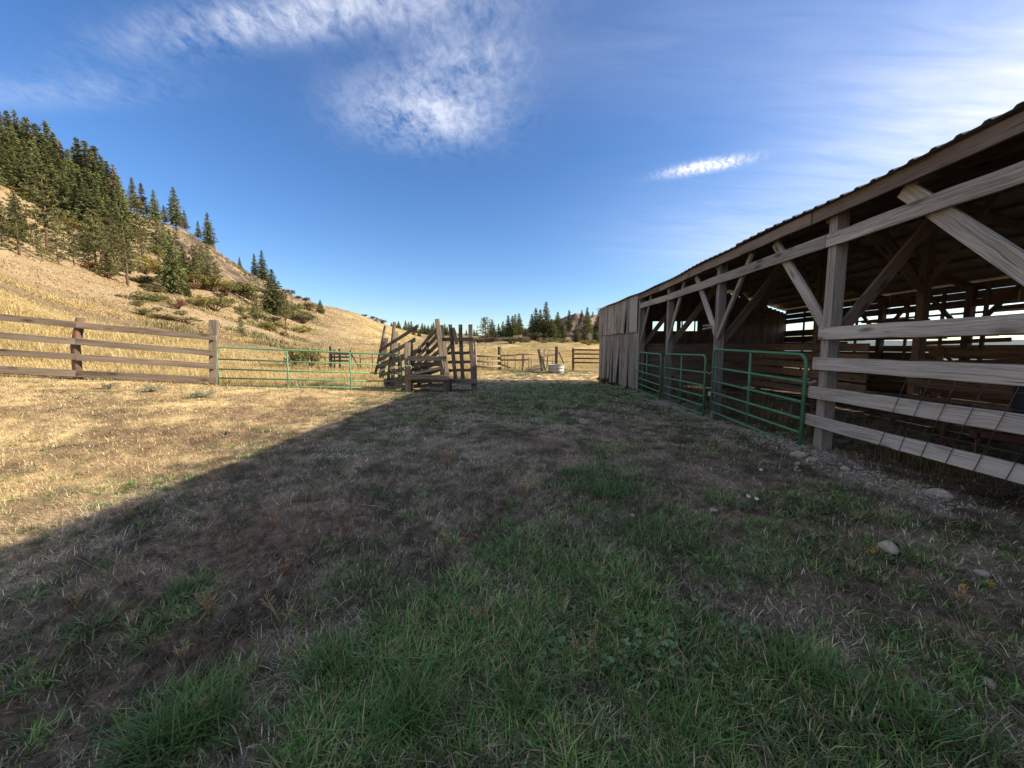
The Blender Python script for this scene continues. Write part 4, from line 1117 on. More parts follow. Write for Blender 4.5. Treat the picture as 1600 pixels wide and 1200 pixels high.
for y in (558.5, 569.5, 573, 576.5): obj('rail', MB().tube([at(477 if y > 560 else 497, y + 1, D2 + .3), at(515, y, D2)], .022, 6), M_RUST, t)
for x in (486.5, 497, 508): obj('upright', MB().tube([at(x, 580, D2 + .2), at(x, 557.5, D2 + .2)], .022, 6), M_RUST, t)

# ------------------------------------------------------------------ fence across the yard end
DF = 27.5
t = thing('yard_end_fence', 'old grey rail and wire fence between the loading chute and the tank', 'fence', at(781, 577, DF))
obj('post', MB().tube([at(780.5, 583, DF), at(780.5, 541.5, DF)], .13, 10, wob=.03), M_CHUTE, t, 'thick dark post with pale rail ends')
for (y0, y1) in ((556, 556.5), (564.5, 564), (572.5, 572)):
    obj('rail', MB().tube([at(742, y0, DF - .6), at(762, y0 + .6, DF - .3), at(782, y1, DF - .17)], .075, 8, wob=.06), M_CHUTEL, t)
for pts in ([(783, 556, DF - .1), (800, 555, DF), (815, 553, DF), (842, 553.5, DF)], [(783, 562.5, DF - .1), (812, 562.5, DF), (842, 561, DF)], [(784, 570, DF - .1), (797, 574.5, DF)]):
    obj('rail', MB().tube([at(*p) for p in pts], .06, 8, wob=.06), M_CHUTEL, t)
for x in (748, 754.5, 762, 769.5, 788, 793, 805, 826, 830):
    obj('wire_stay', MB().tube([at(x, 577, DF + .1), at(x + .5, 556 + (x % 3), DF + .1)], .02, 5), M_CHUTE, t)
obj('post', MB().tube([at(816.5, 581, DF), at(817.5, 554, DF)], .07, 8), M_CHUTEL, t)
t = thing('leaning_post', 'short leaning fence post with pale patches beside the stock tank', 'post', at(846, 578, 26.5))
obj('shaft', MB().tube([at(848, 584, 26.5), at(845, 562, 26.5), at(842, 545.5, 26.5)], .11, 10, wob=.04), M_CHUTE, t)
obj('side_board', pb(MB(), (852, 579, 26.3), (846.5, 558, 26.3), .12, .05, (0, -1, 0)), M_CHUTEL, t)
obj('rail', pb(MB(), (846, 557.5, 26.4), (869, 553.5, 27), .11, .08, (0, -1, 0)), M_CHUTE, t)
t = thing('brace_post', 'tall dark square fence post with a slanting brace behind the stock tank', 'post', at(869, 577, 27))
obj('shaft', MB().beam(at(869, 580, 27), at(869.5, 541.5, 27), .19, .19, (0, -1, 0), 3, .01), M_CHUTE, t)
obj('brace', MB().tube([at(873, 550, 27), at(877, 558, 27), at(881, 568, 27)], .05, 7), M_CHUTE, t)
t = thing('fallen_planks', 'pair of grey planks fallen against the foot of the leaning post', 'planks', at(835, 576, 26))
obj('plank', pb(MB(), (822, 577, 26), (845, 570, 26.2), .2, .05, (0, -.5, 1)), M_CHUTEL, t)
obj('plank', pb(MB(), (826, 579, 25.7), (849, 574, 26), .2, .05, (0, -.5, 1)), M_CHUTE, t)
t = thing('wire_fence', 'sagging wire fence on thin stakes between the dark post and the rusty gate', 'fence', at(885, 575, 28))
for y in (549, 558, 566): obj('wire', MB().tube([at(851, y - 3, 28.5), at(875, y, 28), at(894, y - 1, 28)], .012, 5), M_WIRE, t)
for x, y0 in ((850.5, 546), (856, 553), (864.5, 555)): obj('stake', MB().tube([at(x - 1.5, 576, 28.5), at(x, y0, 28.5)], .035, 6), M_CHUTEL if x > 860 else M_CHUTE, t)
ga, gb_ = at(895.5, 572, 28), at(944, 571, 27.5)
t = thing('rusty_gate', 'dark rusty four bar metal gate at the far corner of the barn', 'gate', ga)
for y in (546.5, 553, 560, 566.5): obj('rail', MB().tube([at(895.5, y, 28), at(944, y + .3, 27.5)], .055, 8), M_RUST, t)
obj('post', MB().tube([at(895.5, 578, 28), at(895.5, 543.5, 28)], .08, 8), M_RUST, t)

# stock tank: ribbed open round tub
ct = at(869, 581, 25.2); ct.z = gz(ct.x, ct.y) - .02
t = thing('stock_tank', 'round galvanised metal stock tank on the green grass by the leaning post', 'water tank', ct)
prof = [(0, .50), (.02, .51), (.16, .515), (.18, .53), (.20, .515), (.36, .52), (.38, .535), (.40, .52), (.54, .525), (.56, .545), (.58, .525), (.57, .505), (.10, .49)]
mb = MB(); n = 32
for (z, r) in prof:
    for j in range(n): mb.v.append(ct + Vector((r * math.cos(6.283 * j / n), r * math.sin(6.283 * j / n), z)))
for i in range(len(prof) - 1):
    for j in range(n): mb.face((i * n + j, i * n + (j + 1) % n, (i + 1) * n + (j + 1) % n, (i + 1) * n + j), ((0, 0),) * 4, True)
mb.face(tuple((len(prof) - 1) * n + j for j in range(n)), ((0, 0),) * n)
obj('tub', mb, M_GALV, t)


# ------------------------------------------------------------------ stones
def stone_mesh(name, sx, sy, sz, seed):
    r_ = np.random.default_rng(seed); nu, nv = 18, 11; V = []
    ph = r_.uniform(0, 6, 6)
    for i in range(nv + 1):
        th = math.pi * i / nv
        for j in range(nu):
            a = 2 * math.pi * j / nu
            q = 1 + .10 * math.sin(2 * a + ph[0]) + .08 * math.sin(3 * a + ph[1] + th) + .07 * math.sin(4 * th + ph[2]) + .04 * math.sin(5 * a + ph[3] + 3 * th)
            V.append((math.sin(th) * math.cos(a) * q * sx, math.sin(th) * math.sin(a) * q * sy, math.cos(th) * q * sz))
    F = []
    for i in range(nv):
        for j in range(nu):
            a, b = i * nu + j, i * nu + (j + 1) % nu; F.append((a, a + nu, b + nu, b))
    return np_mesh(name, np.array(V), np.array(F), None, M_STONE, True)


STONES = [(1248, 714, .115, .08, .065, 'largest pale rounded stone at the foot of the gate post'), (1388, 862, .085, .055, .05, 'brown egg shaped stone lying alone in the yard dirt'),
          (1115, 799, .035, .03, .02, 'small pale flat stone in the yard dirt'), (1268, 722, .07, .06, .04, 'dark low stone touching the large pale stone'), (1465, 775, .10, .07, .05, 'dark flat stone under the plank rails'), (1320, 735, .06, .05, .035, 'small grey stone among gravel under the planks'),
          (988, 806, .03, .024, .016, 'small stone in bare earth mid yard'), (1535, 897, .05, .04, .02, 'flat grey stone near the yellow weeds'), (1545, 1068, .03, .025, .018, 'small pale stone in lower right grass')]
for k, (px, py, a, b, c_, lab) in enumerate(STONES):
    x, y = gp(px, py); o = link('stone', stone_mesh('stone', a, b, c_, 50 + k)); o.location = (x, y, gz(x, y) + c_ * .35); o.rotation_euler = (0, .1, rnd.uniform(0, 3))
    tag(o, lab, 'stone', 'loose stones in the yard')


def gravel():
    r_ = np.random.default_rng(5); V = []; T = []; b = 0
    ico = np.array([(0, 0, 1), (.9, 0, .2), (.28, .85, .2), (-.73, .53, .2), (-.73, -.53, .2), (.28, -.85, .2), (0, 0, -.6)])
    it = [(0, 1, 2), (0, 2, 3), (0, 3, 4), (0, 4, 5), (0, 5, 1), (6, 2, 1), (6, 3, 2), (6, 4, 3), (6, 5, 4), (6, 1, 5)]
    for _ in range(5200):
        y = r_.uniform(2.2, 19.5); fx_ = frontx(y)
        x = fx_ - .28 + r_.normal(0, .20)
        if fbm(np.array([x]), np.array([y]), 1.3, 3, 31.)[0] < .42: continue
        s = r_.uniform(.010, .034); ro = r_.uniform(0, 6); c, s_ = math.cos(ro), math.sin(ro)
        z = gz(x, y)
        for p in ico * (1 + r_.uniform(-.25, .25, (7, 1))): V.append((x + s * (p[0] * c - p[1] * s_), y + s * (p[0] * s_ + p[1] * c) * .8, z + s * .6 * p[2]))
        T += [(b + i, b + j, b + k) for i, j, k in it]; b += 7
    o = link('gravel', np_mesh('gravel', np.array(V), np.array(T), None, M_STONE))
    tag(o, 'strip of grey gravel along the drip line of the barn front', 'gravel', kind='stuff')


gravel()

# ------------------------------------------------------------------ trees
def quads_to_mesh(name, cen, ax, bx, cols, mat):
    """leaf sprays: each a quad spanned by half vectors ax, bx, bent along its long axis"""
    n = len(cen)
    V = np.stack([cen - ax * 1 - bx * .35, cen - ax * 1 + bx * .35, cen + bx, cen + ax * 1.1, cen - bx], 1).reshape(-1, 3)
    b = np.arange(n)[:, None] * 5
    T = np.concatenate([b + np.array([[0, 1, 2]]), b + np.array([[0, 2, 4]]), b + np.array([[4, 2, 3]])], 1).reshape(-1, 3)
    return np_mesh(name, V, T, np.repeat(cols, 5, 0), mat)


def unit(v): return v / np.maximum(np.linalg.norm(v, axis=1, keepdims=True), 1e-6)


def trunk_mesh(name, h, r0, r1, seed, limbs=()):
    mb = MB(); r_ = random.Random(seed)
    pts = [Vector((r_.uniform(-.02, .02) * h * .4, r_.uniform(-.02, .02) * h * .4, h * i / 7 - (.06 * h if i == 0 else 0))) for i in range(8)]
    pts[0].x = pts[0].y = 0
    mb.tube(pts, r0, 8, True, r1, .06)
    for (p, q, r) in limbs: mb.tube([p, (Vector(p) + Vector(q)) / 2 + Vector((0, 0, .03 * h)), q], r, 5, True, r * .3)
    me = bpy.data.meshes.new(name); me.from_pydata([tuple(v) for v in mb.v], [], mb.f); me.polygons.foreach_set('use_smooth', [True] * len(mb.f)); me.materials.append(M_BARK)
    return me


def fir(seed, R0=.22, lo=.06, sparse=1.0, droop=.35, col=(.095, .122, .048), levels=34, power=.85, ragged=.25, col2=(.21, .185, .075)):
    """10 m conifer: whorls of branches carrying needle sprays"""
    r_ = np.random.default_rng(seed); H_ = 10.0; cen = []; ax = []; bx = []; cols = []; limbs = []
    for i in range(levels):
        t = lo + (1 - lo) * (i + r_.uniform(-.3, .3)) / levels
        t = min(max(t, lo), .985)
        nb = int(5 + 4 * (1 - t) + r_.integers(0, 2))
        a0 = r_.uniform(0, 6.28)
        for k in range(nb):
            if r_.random() > sparse: continue
            a = a0 + 6.283 * k / nb + r_.normal(0, .18)
            Lb = H_ * R0 * ((1 - t) ** power * (1 if t > lo + .12 else .55 + .45 * (t - lo) / .12)) * (1 + r_.uniform(-ragged, ragged)) + .10
            up = .25 * t - droop * (1 - t) * .6
            ns = max(2, int(Lb / .24))
            base = np.array([0, 0, t * H_])
            if k % 2 == 0 and Lb > .5: limbs.append(((0, 0, t * H_), (math.cos(a) * Lb * .85, math.sin(a) * Lb * .85, t * H_ + up * Lb * .6), .018 + .012 * (1 - t)))
            for s in range(ns):
                q = (s + r_.uniform(.1, .9)) / ns
                if q < .12: continue
                p = base + np.array([math.cos(a) * Lb * q, math.sin(a) * Lb * q, up * Lb * q - droop * Lb * q * q * .45])
                for m in range(3):
                    d = np.array([math.cos(a + r_.normal(0, .75)), math.sin(a + r_.normal(0, .75)), up - droop * q + r_.normal(0, .28)])
                    e = np.cross(d, r_.normal(0, 1, 3)); e /= np.linalg.norm(e) + 1e-6; d = d / np.linalg.norm(d)
                    sz = r_.uniform(.16, .30) * (.75 + .4 * (1 - t))
                    cen.append(p + r_.normal(0, .085, 3)); ax.append(d * sz); bx.append(e * sz * .38)
                    f = r_.random() ** 1.5
                    cols.append(np.array(col) * (1 - f * .6) + np.array(col2) * f * .6)
    me = quads_to_mesh('crown', np.array(cen), np.array(ax), np.array(bx), np.array(cols) * r_.uniform(.8, 1.25, (len(cen), 1)), M_NEEDLE)
    return me, trunk_mesh('trunk', H_ * .97, .17, .03, seed, limbs)


def pine(seed, lo=.3, R0=.17, col=(.105, .12, .052), col2=(.24, .205, .085), nl_=64):
    """10 m ponderosa pine: needle tufts in uneven clumps on upswept limbs, broad below and rounded at the tip"""
    r_ = np.random.default_rng(seed); cen = []; ax = []; bx = []; cols = []; limbs = []; H_ = 10.
    for i in range(nl_):
        q = (i + r_.uniform(0, 1)) / nl_
        t = lo + (1 - lo) * q * .985
        a = i * 2.4 + r_.normal(0, .5)
        env = (1 - q) ** .62 * min(1, .55 + q * 4) + .06
        Lb = H_ * R0 * env * r_.uniform(.55, 1.25) + .12
        end = np.array([math.cos(a) * Lb, math.sin(a) * Lb, t * H_ + Lb * r_.uniform(-.05, .35)])
        if i % 2 == 0: limbs.append(((0, 0, t * H_), tuple(end * np.array([.9, .9, 1])), .03))
        for c in range(3 if Lb > .9 else 2):
            cc = np.array([end[0] * (1 - .34 * c), end[1] * (1 - .34 * c), t * H_ + (end[2] - t * H_) * (1 - .34 * c)]) + r_.normal(0, .10, 3); rad = r_.uniform(.24, .42) * (.55 + .45 * env)
            n = int(22 * rad / .3)
            d = unit(r_.normal(0, 1, (n, 3))); pp = cc + d * rad * r_.uniform(.3, 1, (n, 1)) * np.array([1, 1, .7])
            for k in range(n):
                e = np.cross(d[k], r_.normal(0, 1, 3)); e /= np.linalg.norm(e) + 1e-6; sz = r_.uniform(.10, .19)
                cen.append(pp[k]); ax.append((d[k] + np.array([0, 0, .3])) * sz); bx.append(e * sz * .36); f = r_.random() ** 1.3
                cols.append(np.array(col) * (1 - f * .7) + np.array(col2) * f * .7)
    me = quads_to_mesh('crown', np.array(cen), np.array(ax), np.array(bx), np.array(cols) * r_.uniform(.7, 1.25, (len(cen), 1)), M_NEEDLE)
    return me, trunk_mesh('trunk', 9.8, .17, .035, seed, limbs)


def shrub(seed, col, col2, n=900, flat=.8):
    """1 m shrub of leaf clumps on branching stems"""
    r_ = np.random.default_rng(seed); cen = []; ax = []; bx = []; cols = []; mb = MB(); nc = 16
    for i in range(nc):
        a = r_.uniform(0, 6.28); q = r_.random() ** .6
        c = np.array([math.cos(a) * q * .42, math.sin(a) * q * .42, .22 + r_.random() * .62 * (1 - .5 * q) * flat])
        mb.tube([(0, 0, -.05), tuple(c * np.array([.45, .45, .5])), tuple(c)], .018, 5, True, .005)
        rad = r_.uniform(.12, .23); m = n // nc; d = unit(r_.normal(0, 1, (m, 3)))
        for k in range(m):
            e = np.cross(d[k], r_.normal(0, 1, 3)); e /= np.linalg.norm(e) + 1e-6; sz = r_.uniform(.022, .045)
            cen.append(c + d[k] * rad * r_.uniform(.3, 1.05) * np.array([1, 1, .75])); ax.append(unit(r_.normal(0, 1, (1, 3)))[0] * sz); bx.append(e * sz * .6)
            f = r_.random(); cols.append(np.array(col) * (1 - f) + np.array(col2) * f)
    me = quads_to_mesh('crown', np.array(cen), np.array(ax), np.array(bx), np.array(cols) * r_.uniform(.75, 1.25, (len(cen), 1)), M_SHRUB)
    mt = bpy.data.meshes.new('stems'); mt.from_pydata([tuple(v) for v in mb.v], [], mb.f); mt.materials.append(M_BARK)
    return me, mt


FIRS = [fir(11, .25), fir(12, .22, .05, droop=.5), fir(13, .28, .04, col=(.075, .108, .045)), fir(14, .24, .1, .9, col=(.09, .112, .04))]
OPEN = [fir(21, .2, .12, .8, .3, ragged=.45, col=(.075, .092, .05)), fir(22, .22, .16, .75, .25, ragged=.45, col=(.085, .09, .055)), fir(23, .23, .05, .9, .2, ragged=.4), fir(24, .2, .08, .78, .3, ragged=.5, col=(.15, .12, .075), col2=(.24, .18, .12)), fir(25, .16, .22, .7, .45, ragged=.55, col=(.08, .09, .05))]
PINES = [pine(31, .2, .22), pine(32, .3, .2), pine(33, .06, .26), pine(34, .08, .3, nl_=80)]
SHRUBS = {'green': shrub(41, (.10, .11, .035), (.16, .15, .05)), 'yellow': shrub(42, (.27, .215, .05), (.17, .16, .05)), 'red': shrub(43, (.22, .085, .055), (.18, .12, .07)),
          'brown': shrub(44, (.20, .15, .10), (.15, .135, .07)), 'olive': shrub(45, (.22, .20, .075), (.17, .15, .065)), 'dark': shrub(46, (.075, .085, .045), (.13, .105, .06)), 'sage': shrub(47, (.22, .25, .17), (.30, .31, .22)), 'orange': shrub(48, (.30, .13, .045), (.26, .10, .045))}


def tree(kind, proto, px, base, top, d, label, group=None, cat='tree', wide=1.0, lean=0.0, stem='trunk'):
    """tree whose foot is on the terrain near forward distance d and whose height matches rows base..top"""
    me, tm = proto
    q = at(px, base, d); z = gz(q.x, q.y)
    h = (base - top) / FOC * d * (1.35 if cat == 'bush' and d > 40 else 1.0)
    o = bpy.data.objects.new(kind, None); C.objects.link(o); o.empty_display_size = .5
    o.location = (q.x, q.y, q.z if abs(q.z - z) < .12 * h else z - .02 * h)
    s = h / 10.0 if cat == 'tree' else h
    o.scale = (s * wide, s * wide, s); o.rotation_euler = (0, lean, rnd.uniform(0, 6.28))
    tag(o, label, cat, group)
    link('crown', me, o); link(stem, tm, o)
    return o


def depth_for(px, base, guess):
    """forward distance where the terrain is seen at row base in column px, nearest to guess"""
    best, bd = guess, 1e9
    for k in np.linspace(.45, 1.9, 146):
        d = guess * k; p = at(px, base, d); e = abs(p.z - gz(p.x, p.y)) / d + .012 * abs(math.log(k))
        if e < bd: best, bd = d, e
    return best


def T(kind, proto, px, base, top, guess, label, group=None, **kw):
    return tree(kind, proto, px, base, top, depth_for(px, base, guess), label, group, **kw)


# dense stand on the upper left slope: skyline row, then lower rows
sky_row = [(-30, 235, 160, 140), (3, 245, 171, 140), (20, 258, 182, 140), (32, 262, 181, 142), (42, 268, 196, 140), (51, 275, 192, 143), (64, 285, 201, 144), (73, 288, 214, 142), (82, 292, 199, 146), (92, 300, 215, 142), (102, 306, 228, 148), (114, 318, 240, 150), (122, 318, 236, 150), (130, 320, 224, 152), (142, 326, 229, 154), (150, 330, 240, 150), (157, 334, 236, 156), (166, 338, 252, 150), (174, 344, 259, 160), (184, 350, 264, 162), (191, 356, 280, 158)]
mid_row = [(-20, 268, 190, 118), (10, 272, 205, 118), (27, 285, 205, 115), (45, 293, 222, 116), (60, 300, 225, 115), (76, 305, 232, 116), (95, 318, 240, 118), (112, 330, 258, 120), (128, 338, 262, 122), (145, 348, 268, 124), (160, 356, 275, 126), (176, 362, 285, 130), (190, 368, 300, 134), (198, 372, 312, 135)]
low_row = [(-25, 288, 215, 100), (5, 290, 225, 100), (20, 296, 228, 100), (50, 305, 240, 100), (68, 322, 248, 101), (88, 335, 262, 102), (104, 346, 272, 103), (122, 356, 280, 106), (140, 366, 290, 108), (157, 372, 300, 110), (172, 380, 308, 112), (186, 386, 318, 114)]
FG = 'firs of the dense stand on the upper left hillside'
for i, (px, b, tp, d) in enumerate(sky_row):
    T('fir_tree', (FIRS + OPEN)[(i * 5 + 2) % 9], px, b, tp, d, 'dark fir whose tip forms the skyline of the dense stand on the left hill', FG, wide=rnd.uniform(.9, 1.2))
for i, (px, b, tp, d) in enumerate(mid_row):
    T('fir_tree', FIRS[(i * 3 + 1) % 4], px, b, tp, d, 'green fir packed in the middle of the dense stand on the left hill', FG, wide=rnd.uniform(.95, 1.3))
for i, (px, b, tp, d) in enumerate(low_row):
    T('fir_tree', FIRS[(i + 2) % 4], px, b, tp, d, 'fir along the lower edge of the dense stand on the left hill', FG, wide=rnd.uniform(.95, 1.3))

SK = 'open conifers standing along the left hill crest'
for pr, px, b, tp, d, lab in (
        (OPEN[0], 210, 330, 281, 172, 'dark narrow conifer at the crest just right of the dense stand'), (OPEN[1], 223, 328, 276, 174, 'thin greyish conifer second on the crest right of the dense stand'),
        (OPEN[2], 242, 332, 286, 178, 'pointed blue green conifer alone against the sky on the crest'), (OPEN[0], 257, 343, 316, 182, 'short thin conifer at the foot of the pointed crest tree'), (OPEN[2], 275, 354, 296, 186, 'tall leaning conifer on the bare middle crest'),
        (OPEN[1], 290, 362, 330, 188, 'small conifer beside the tall leaning crest tree'), (OPEN[1], 311, 375, 347, 192, 'smaller grey conifer of the pair low on the crest'), (OPEN[2], 327, 384, 335, 192, 'bushy dark conifer of the pair low on the crest'),
        (FIRS[1], 375, 419, 402, 196, 'tiny conifer peeping over the rocky crest'), (OPEN[0], 399, 435, 398, 198, 'shorter of the two blue conifers above the rocks'), (OPEN[2], 411, 437, 393, 200, 'taller of the two blue conifers above the rocks')):
    T('conifer_tree', pr, px, b, tp, d, lab, SK, wide=.95)
for pr, px, b, tp, d, lab, w in (
        (PINES[2], 30, 397, 311, 58, 'bushy round pine by itself low on the left slope', 1.1), (PINES[1], 77, 400, 282, 64, 'tall open pine with bare left limbs above the golden slope', 1.25), (PINES[2], 92, 414, 336, 64, 'blue green young pine in front of the tall open pine', .8),
        (PINES[0], 116, 414, 355, 66, 'dark slim pine between the young pine and the yellow brush', 1.1), (PINES[0], 150, 410, 332, 72, 'broad olive pine in the middle of the slope clump', 1.3), (FIRS[3], 138, 396, 345, 84, 'shadowed fir behind the broad olive pine', 1.0),
        (PINES[0], 200, 446, 352, 78, 'leaning pine with bare lower trunk at the lower edge of the clump', 1.1), (PINES[2], 180, 430, 368, 80, 'small pine left of the bare trunked pine', 1.1), (PINES[1], 222, 402, 318, 105, 'thin tall pine with long bare trunk under the crest', 1.1),
        (PINES[0], 248, 410, 345, 118, 'sparse pine on the brown slope right of the long trunked pine', 1.1), (FIRS[0], 272, 458, 362, 94, 'tall bright fir above the red bush', .8), (FIRS[3], 289, 440, 386, 100, 'mid green fir tucked right of the tall bright fir', 1.1),
        (FIRS[2], 292, 464, 434, 92, 'little bushy fir at the foot of the tall bright fir', .95), (PINES[0], 306, 442, 385, 112, 'narrow pine below the rocky crest', .9), (PINES[0], 326, 456, 407, 105, 'pine leaning left in the yellow brush under the rocks', .9), (PINES[1], 340, 463, 411, 100, 'pine with clear straight trunk right of the yellow brush', .9),
        (PINES[2], 378, 528, 496, 68, 'small lone pine in the grass above the green gate', 1.1), (FIRS[2], 428, 492, 423, 140, 'large dark spreading fir on the hill shoulder', 1.25), (PINES[0], 403, 503, 459, 105, 'small slim pine left of the large dark fir', 1.1),
        (PINES[1], 447, 518, 454, 98, 'slender pine with bare trunk right of the large dark fir', .9), (FIRS[2], 501, 490, 469, 170, 'single small round fir alone on the grassy ridge', 1.4), (FIRS[1], 258, 398, 350, 128, 'dark conifer in the gully under the crest', 1.1)):
    T('pine_tree' if pr in PINES else 'fir_tree', pr, px, b, tp, d, lab, 'scattered conifers on the left hillside', wide=w)

for k in range(24):
    px = rnd.uniform(-20, 345); t_ = px / 345
    b = 398 + 62 * t_ - rnd.uniform(0, 1) ** 1.5 * 46; hh = rnd.uniform(34, 72) * (1.15 - .45 * t_)
    T('pine_tree', rnd.choice((PINES[0], PINES[1], PINES[2], PINES[3], FIRS[3], OPEN[1], OPEN[4])), px, b, b - hh, 62 + 42 * t_ + (398 + 62 * t_ - b) * .75, 'olive pine among the loose belt of trees below the dense stand', 'pines of the loose belt on the left slope', wide=rnd.uniform(.8, 1.25))
# far trees
FR = 'tiny conifers on the distant ridge behind the chute'
for i, (px, b, tp) in enumerate(((612, 516, 504), (618, 516, 503), (623, 517, 502), (634, 518, 501), (639, 518, 503), (643, 519, 502), (650, 521, 508), (660, 522, 505), (664, 522, 507), (669, 523, 508), (675, 523, 507), (678, 523, 504), (686, 525, 510), (690, 524, 512), (695, 526, 506), (699, 526, 510), (706, 527, 514), (711, 527, 516), (718, 528, 517), (729, 529, 518), (741, 530, 519), (745, 530, 521), (655, 526, 514), (672, 528, 516), (682, 528, 515), (692, 530, 518), (631, 520, 510), (646, 524, 513))):
    T('conifer_tree', (FIRS + OPEN)[i % 7], px, b, tp, 440, 'tiny far conifer on the distant ridge behind the loading chute', FR, wide=1.5)
CT = 'conifers at the far side of the meadow'
for i, (px, b, tp, d, lab, w) in enumerate((
        (759, 530, 496, 180, 'wide leafy looking pine standing first at the left of the meadow trees', 1.35), (769, 527, 500, 186, 'slim conifer touching the wide pine at the meadow edge', 1.0), (779, 526, 506, 188, 'short pointed conifer left of the row of four', 1.1), (786, 526, 502, 188, 'second short pointed conifer left of the row of four', 1.1),
        (794, 526, 493, 186, 'first tall conifer of the row of four across the meadow', 1.0), (801, 526, 494, 186, 'broad second conifer of the row of four across the meadow', 1.2), (805, 524, 491, 190, 'third conifer of the row of four across the meadow', .9), (811, 523, 490, 190, 'last conifer of the row of four across the meadow', 1.0),
        (821, 526, 512, 190, 'small dark conifer in the dip between two groves', 1.2), (831, 526, 491, 190, 'left edge fir of the dark grove under the rock hill', 1.0), (837, 528, 482, 190, 'second tallest fir of the dark grove under the rock hill', .9), (844, 528, 484, 188, 'fir just left of the tallest fir in the dark grove', 1.0),
        (853, 530, 473, 188, 'tallest fir rising from the dark grove under the rock hill', .85), (849, 532, 500, 176, 'dark rounded fir at the front of the dark grove', 1.7), (862, 532, 499, 178, 'second dark rounded fir at the front of the grove', 1.7), (871, 530, 488, 186, 'fir at the right edge of the dark grove', 1.0),
        (889, 516, 485, 205, 'lone conifer in front of the rock face', .95), (900, 536, 507, 170, 'conifer at the base of the rubble below the rock face', 1.1), (909, 497, 484, 225, 'small tree on the top of the rock hill', 1.1), (917, 524, 481, 205, 'tall conifer against the right half of the rock face', .85),
        (913, 538, 511, 168, 'pale green young conifer at the rubble foot near the barn', 1.3), (935, 520, 485, 208, 'conifer half hidden by the barn corner', .9), (931, 538, 513, 168, 'dark conifer next to the barn corner', 1.1), (880, 531, 505, 180, 'narrow conifer between the grove and the rubble', 1.1), (926, 505, 487, 220, 'small conifer on the crest of the rock hill', 1.0), (945, 530, 492, 190, 'conifer mostly behind the barn corner', 1.0))):
    T('conifer_tree', (FIRS + OPEN)[(i * 2) % 7] if i else PINES[3], px, b, tp, d, lab, CT, wide=w * 1.3)

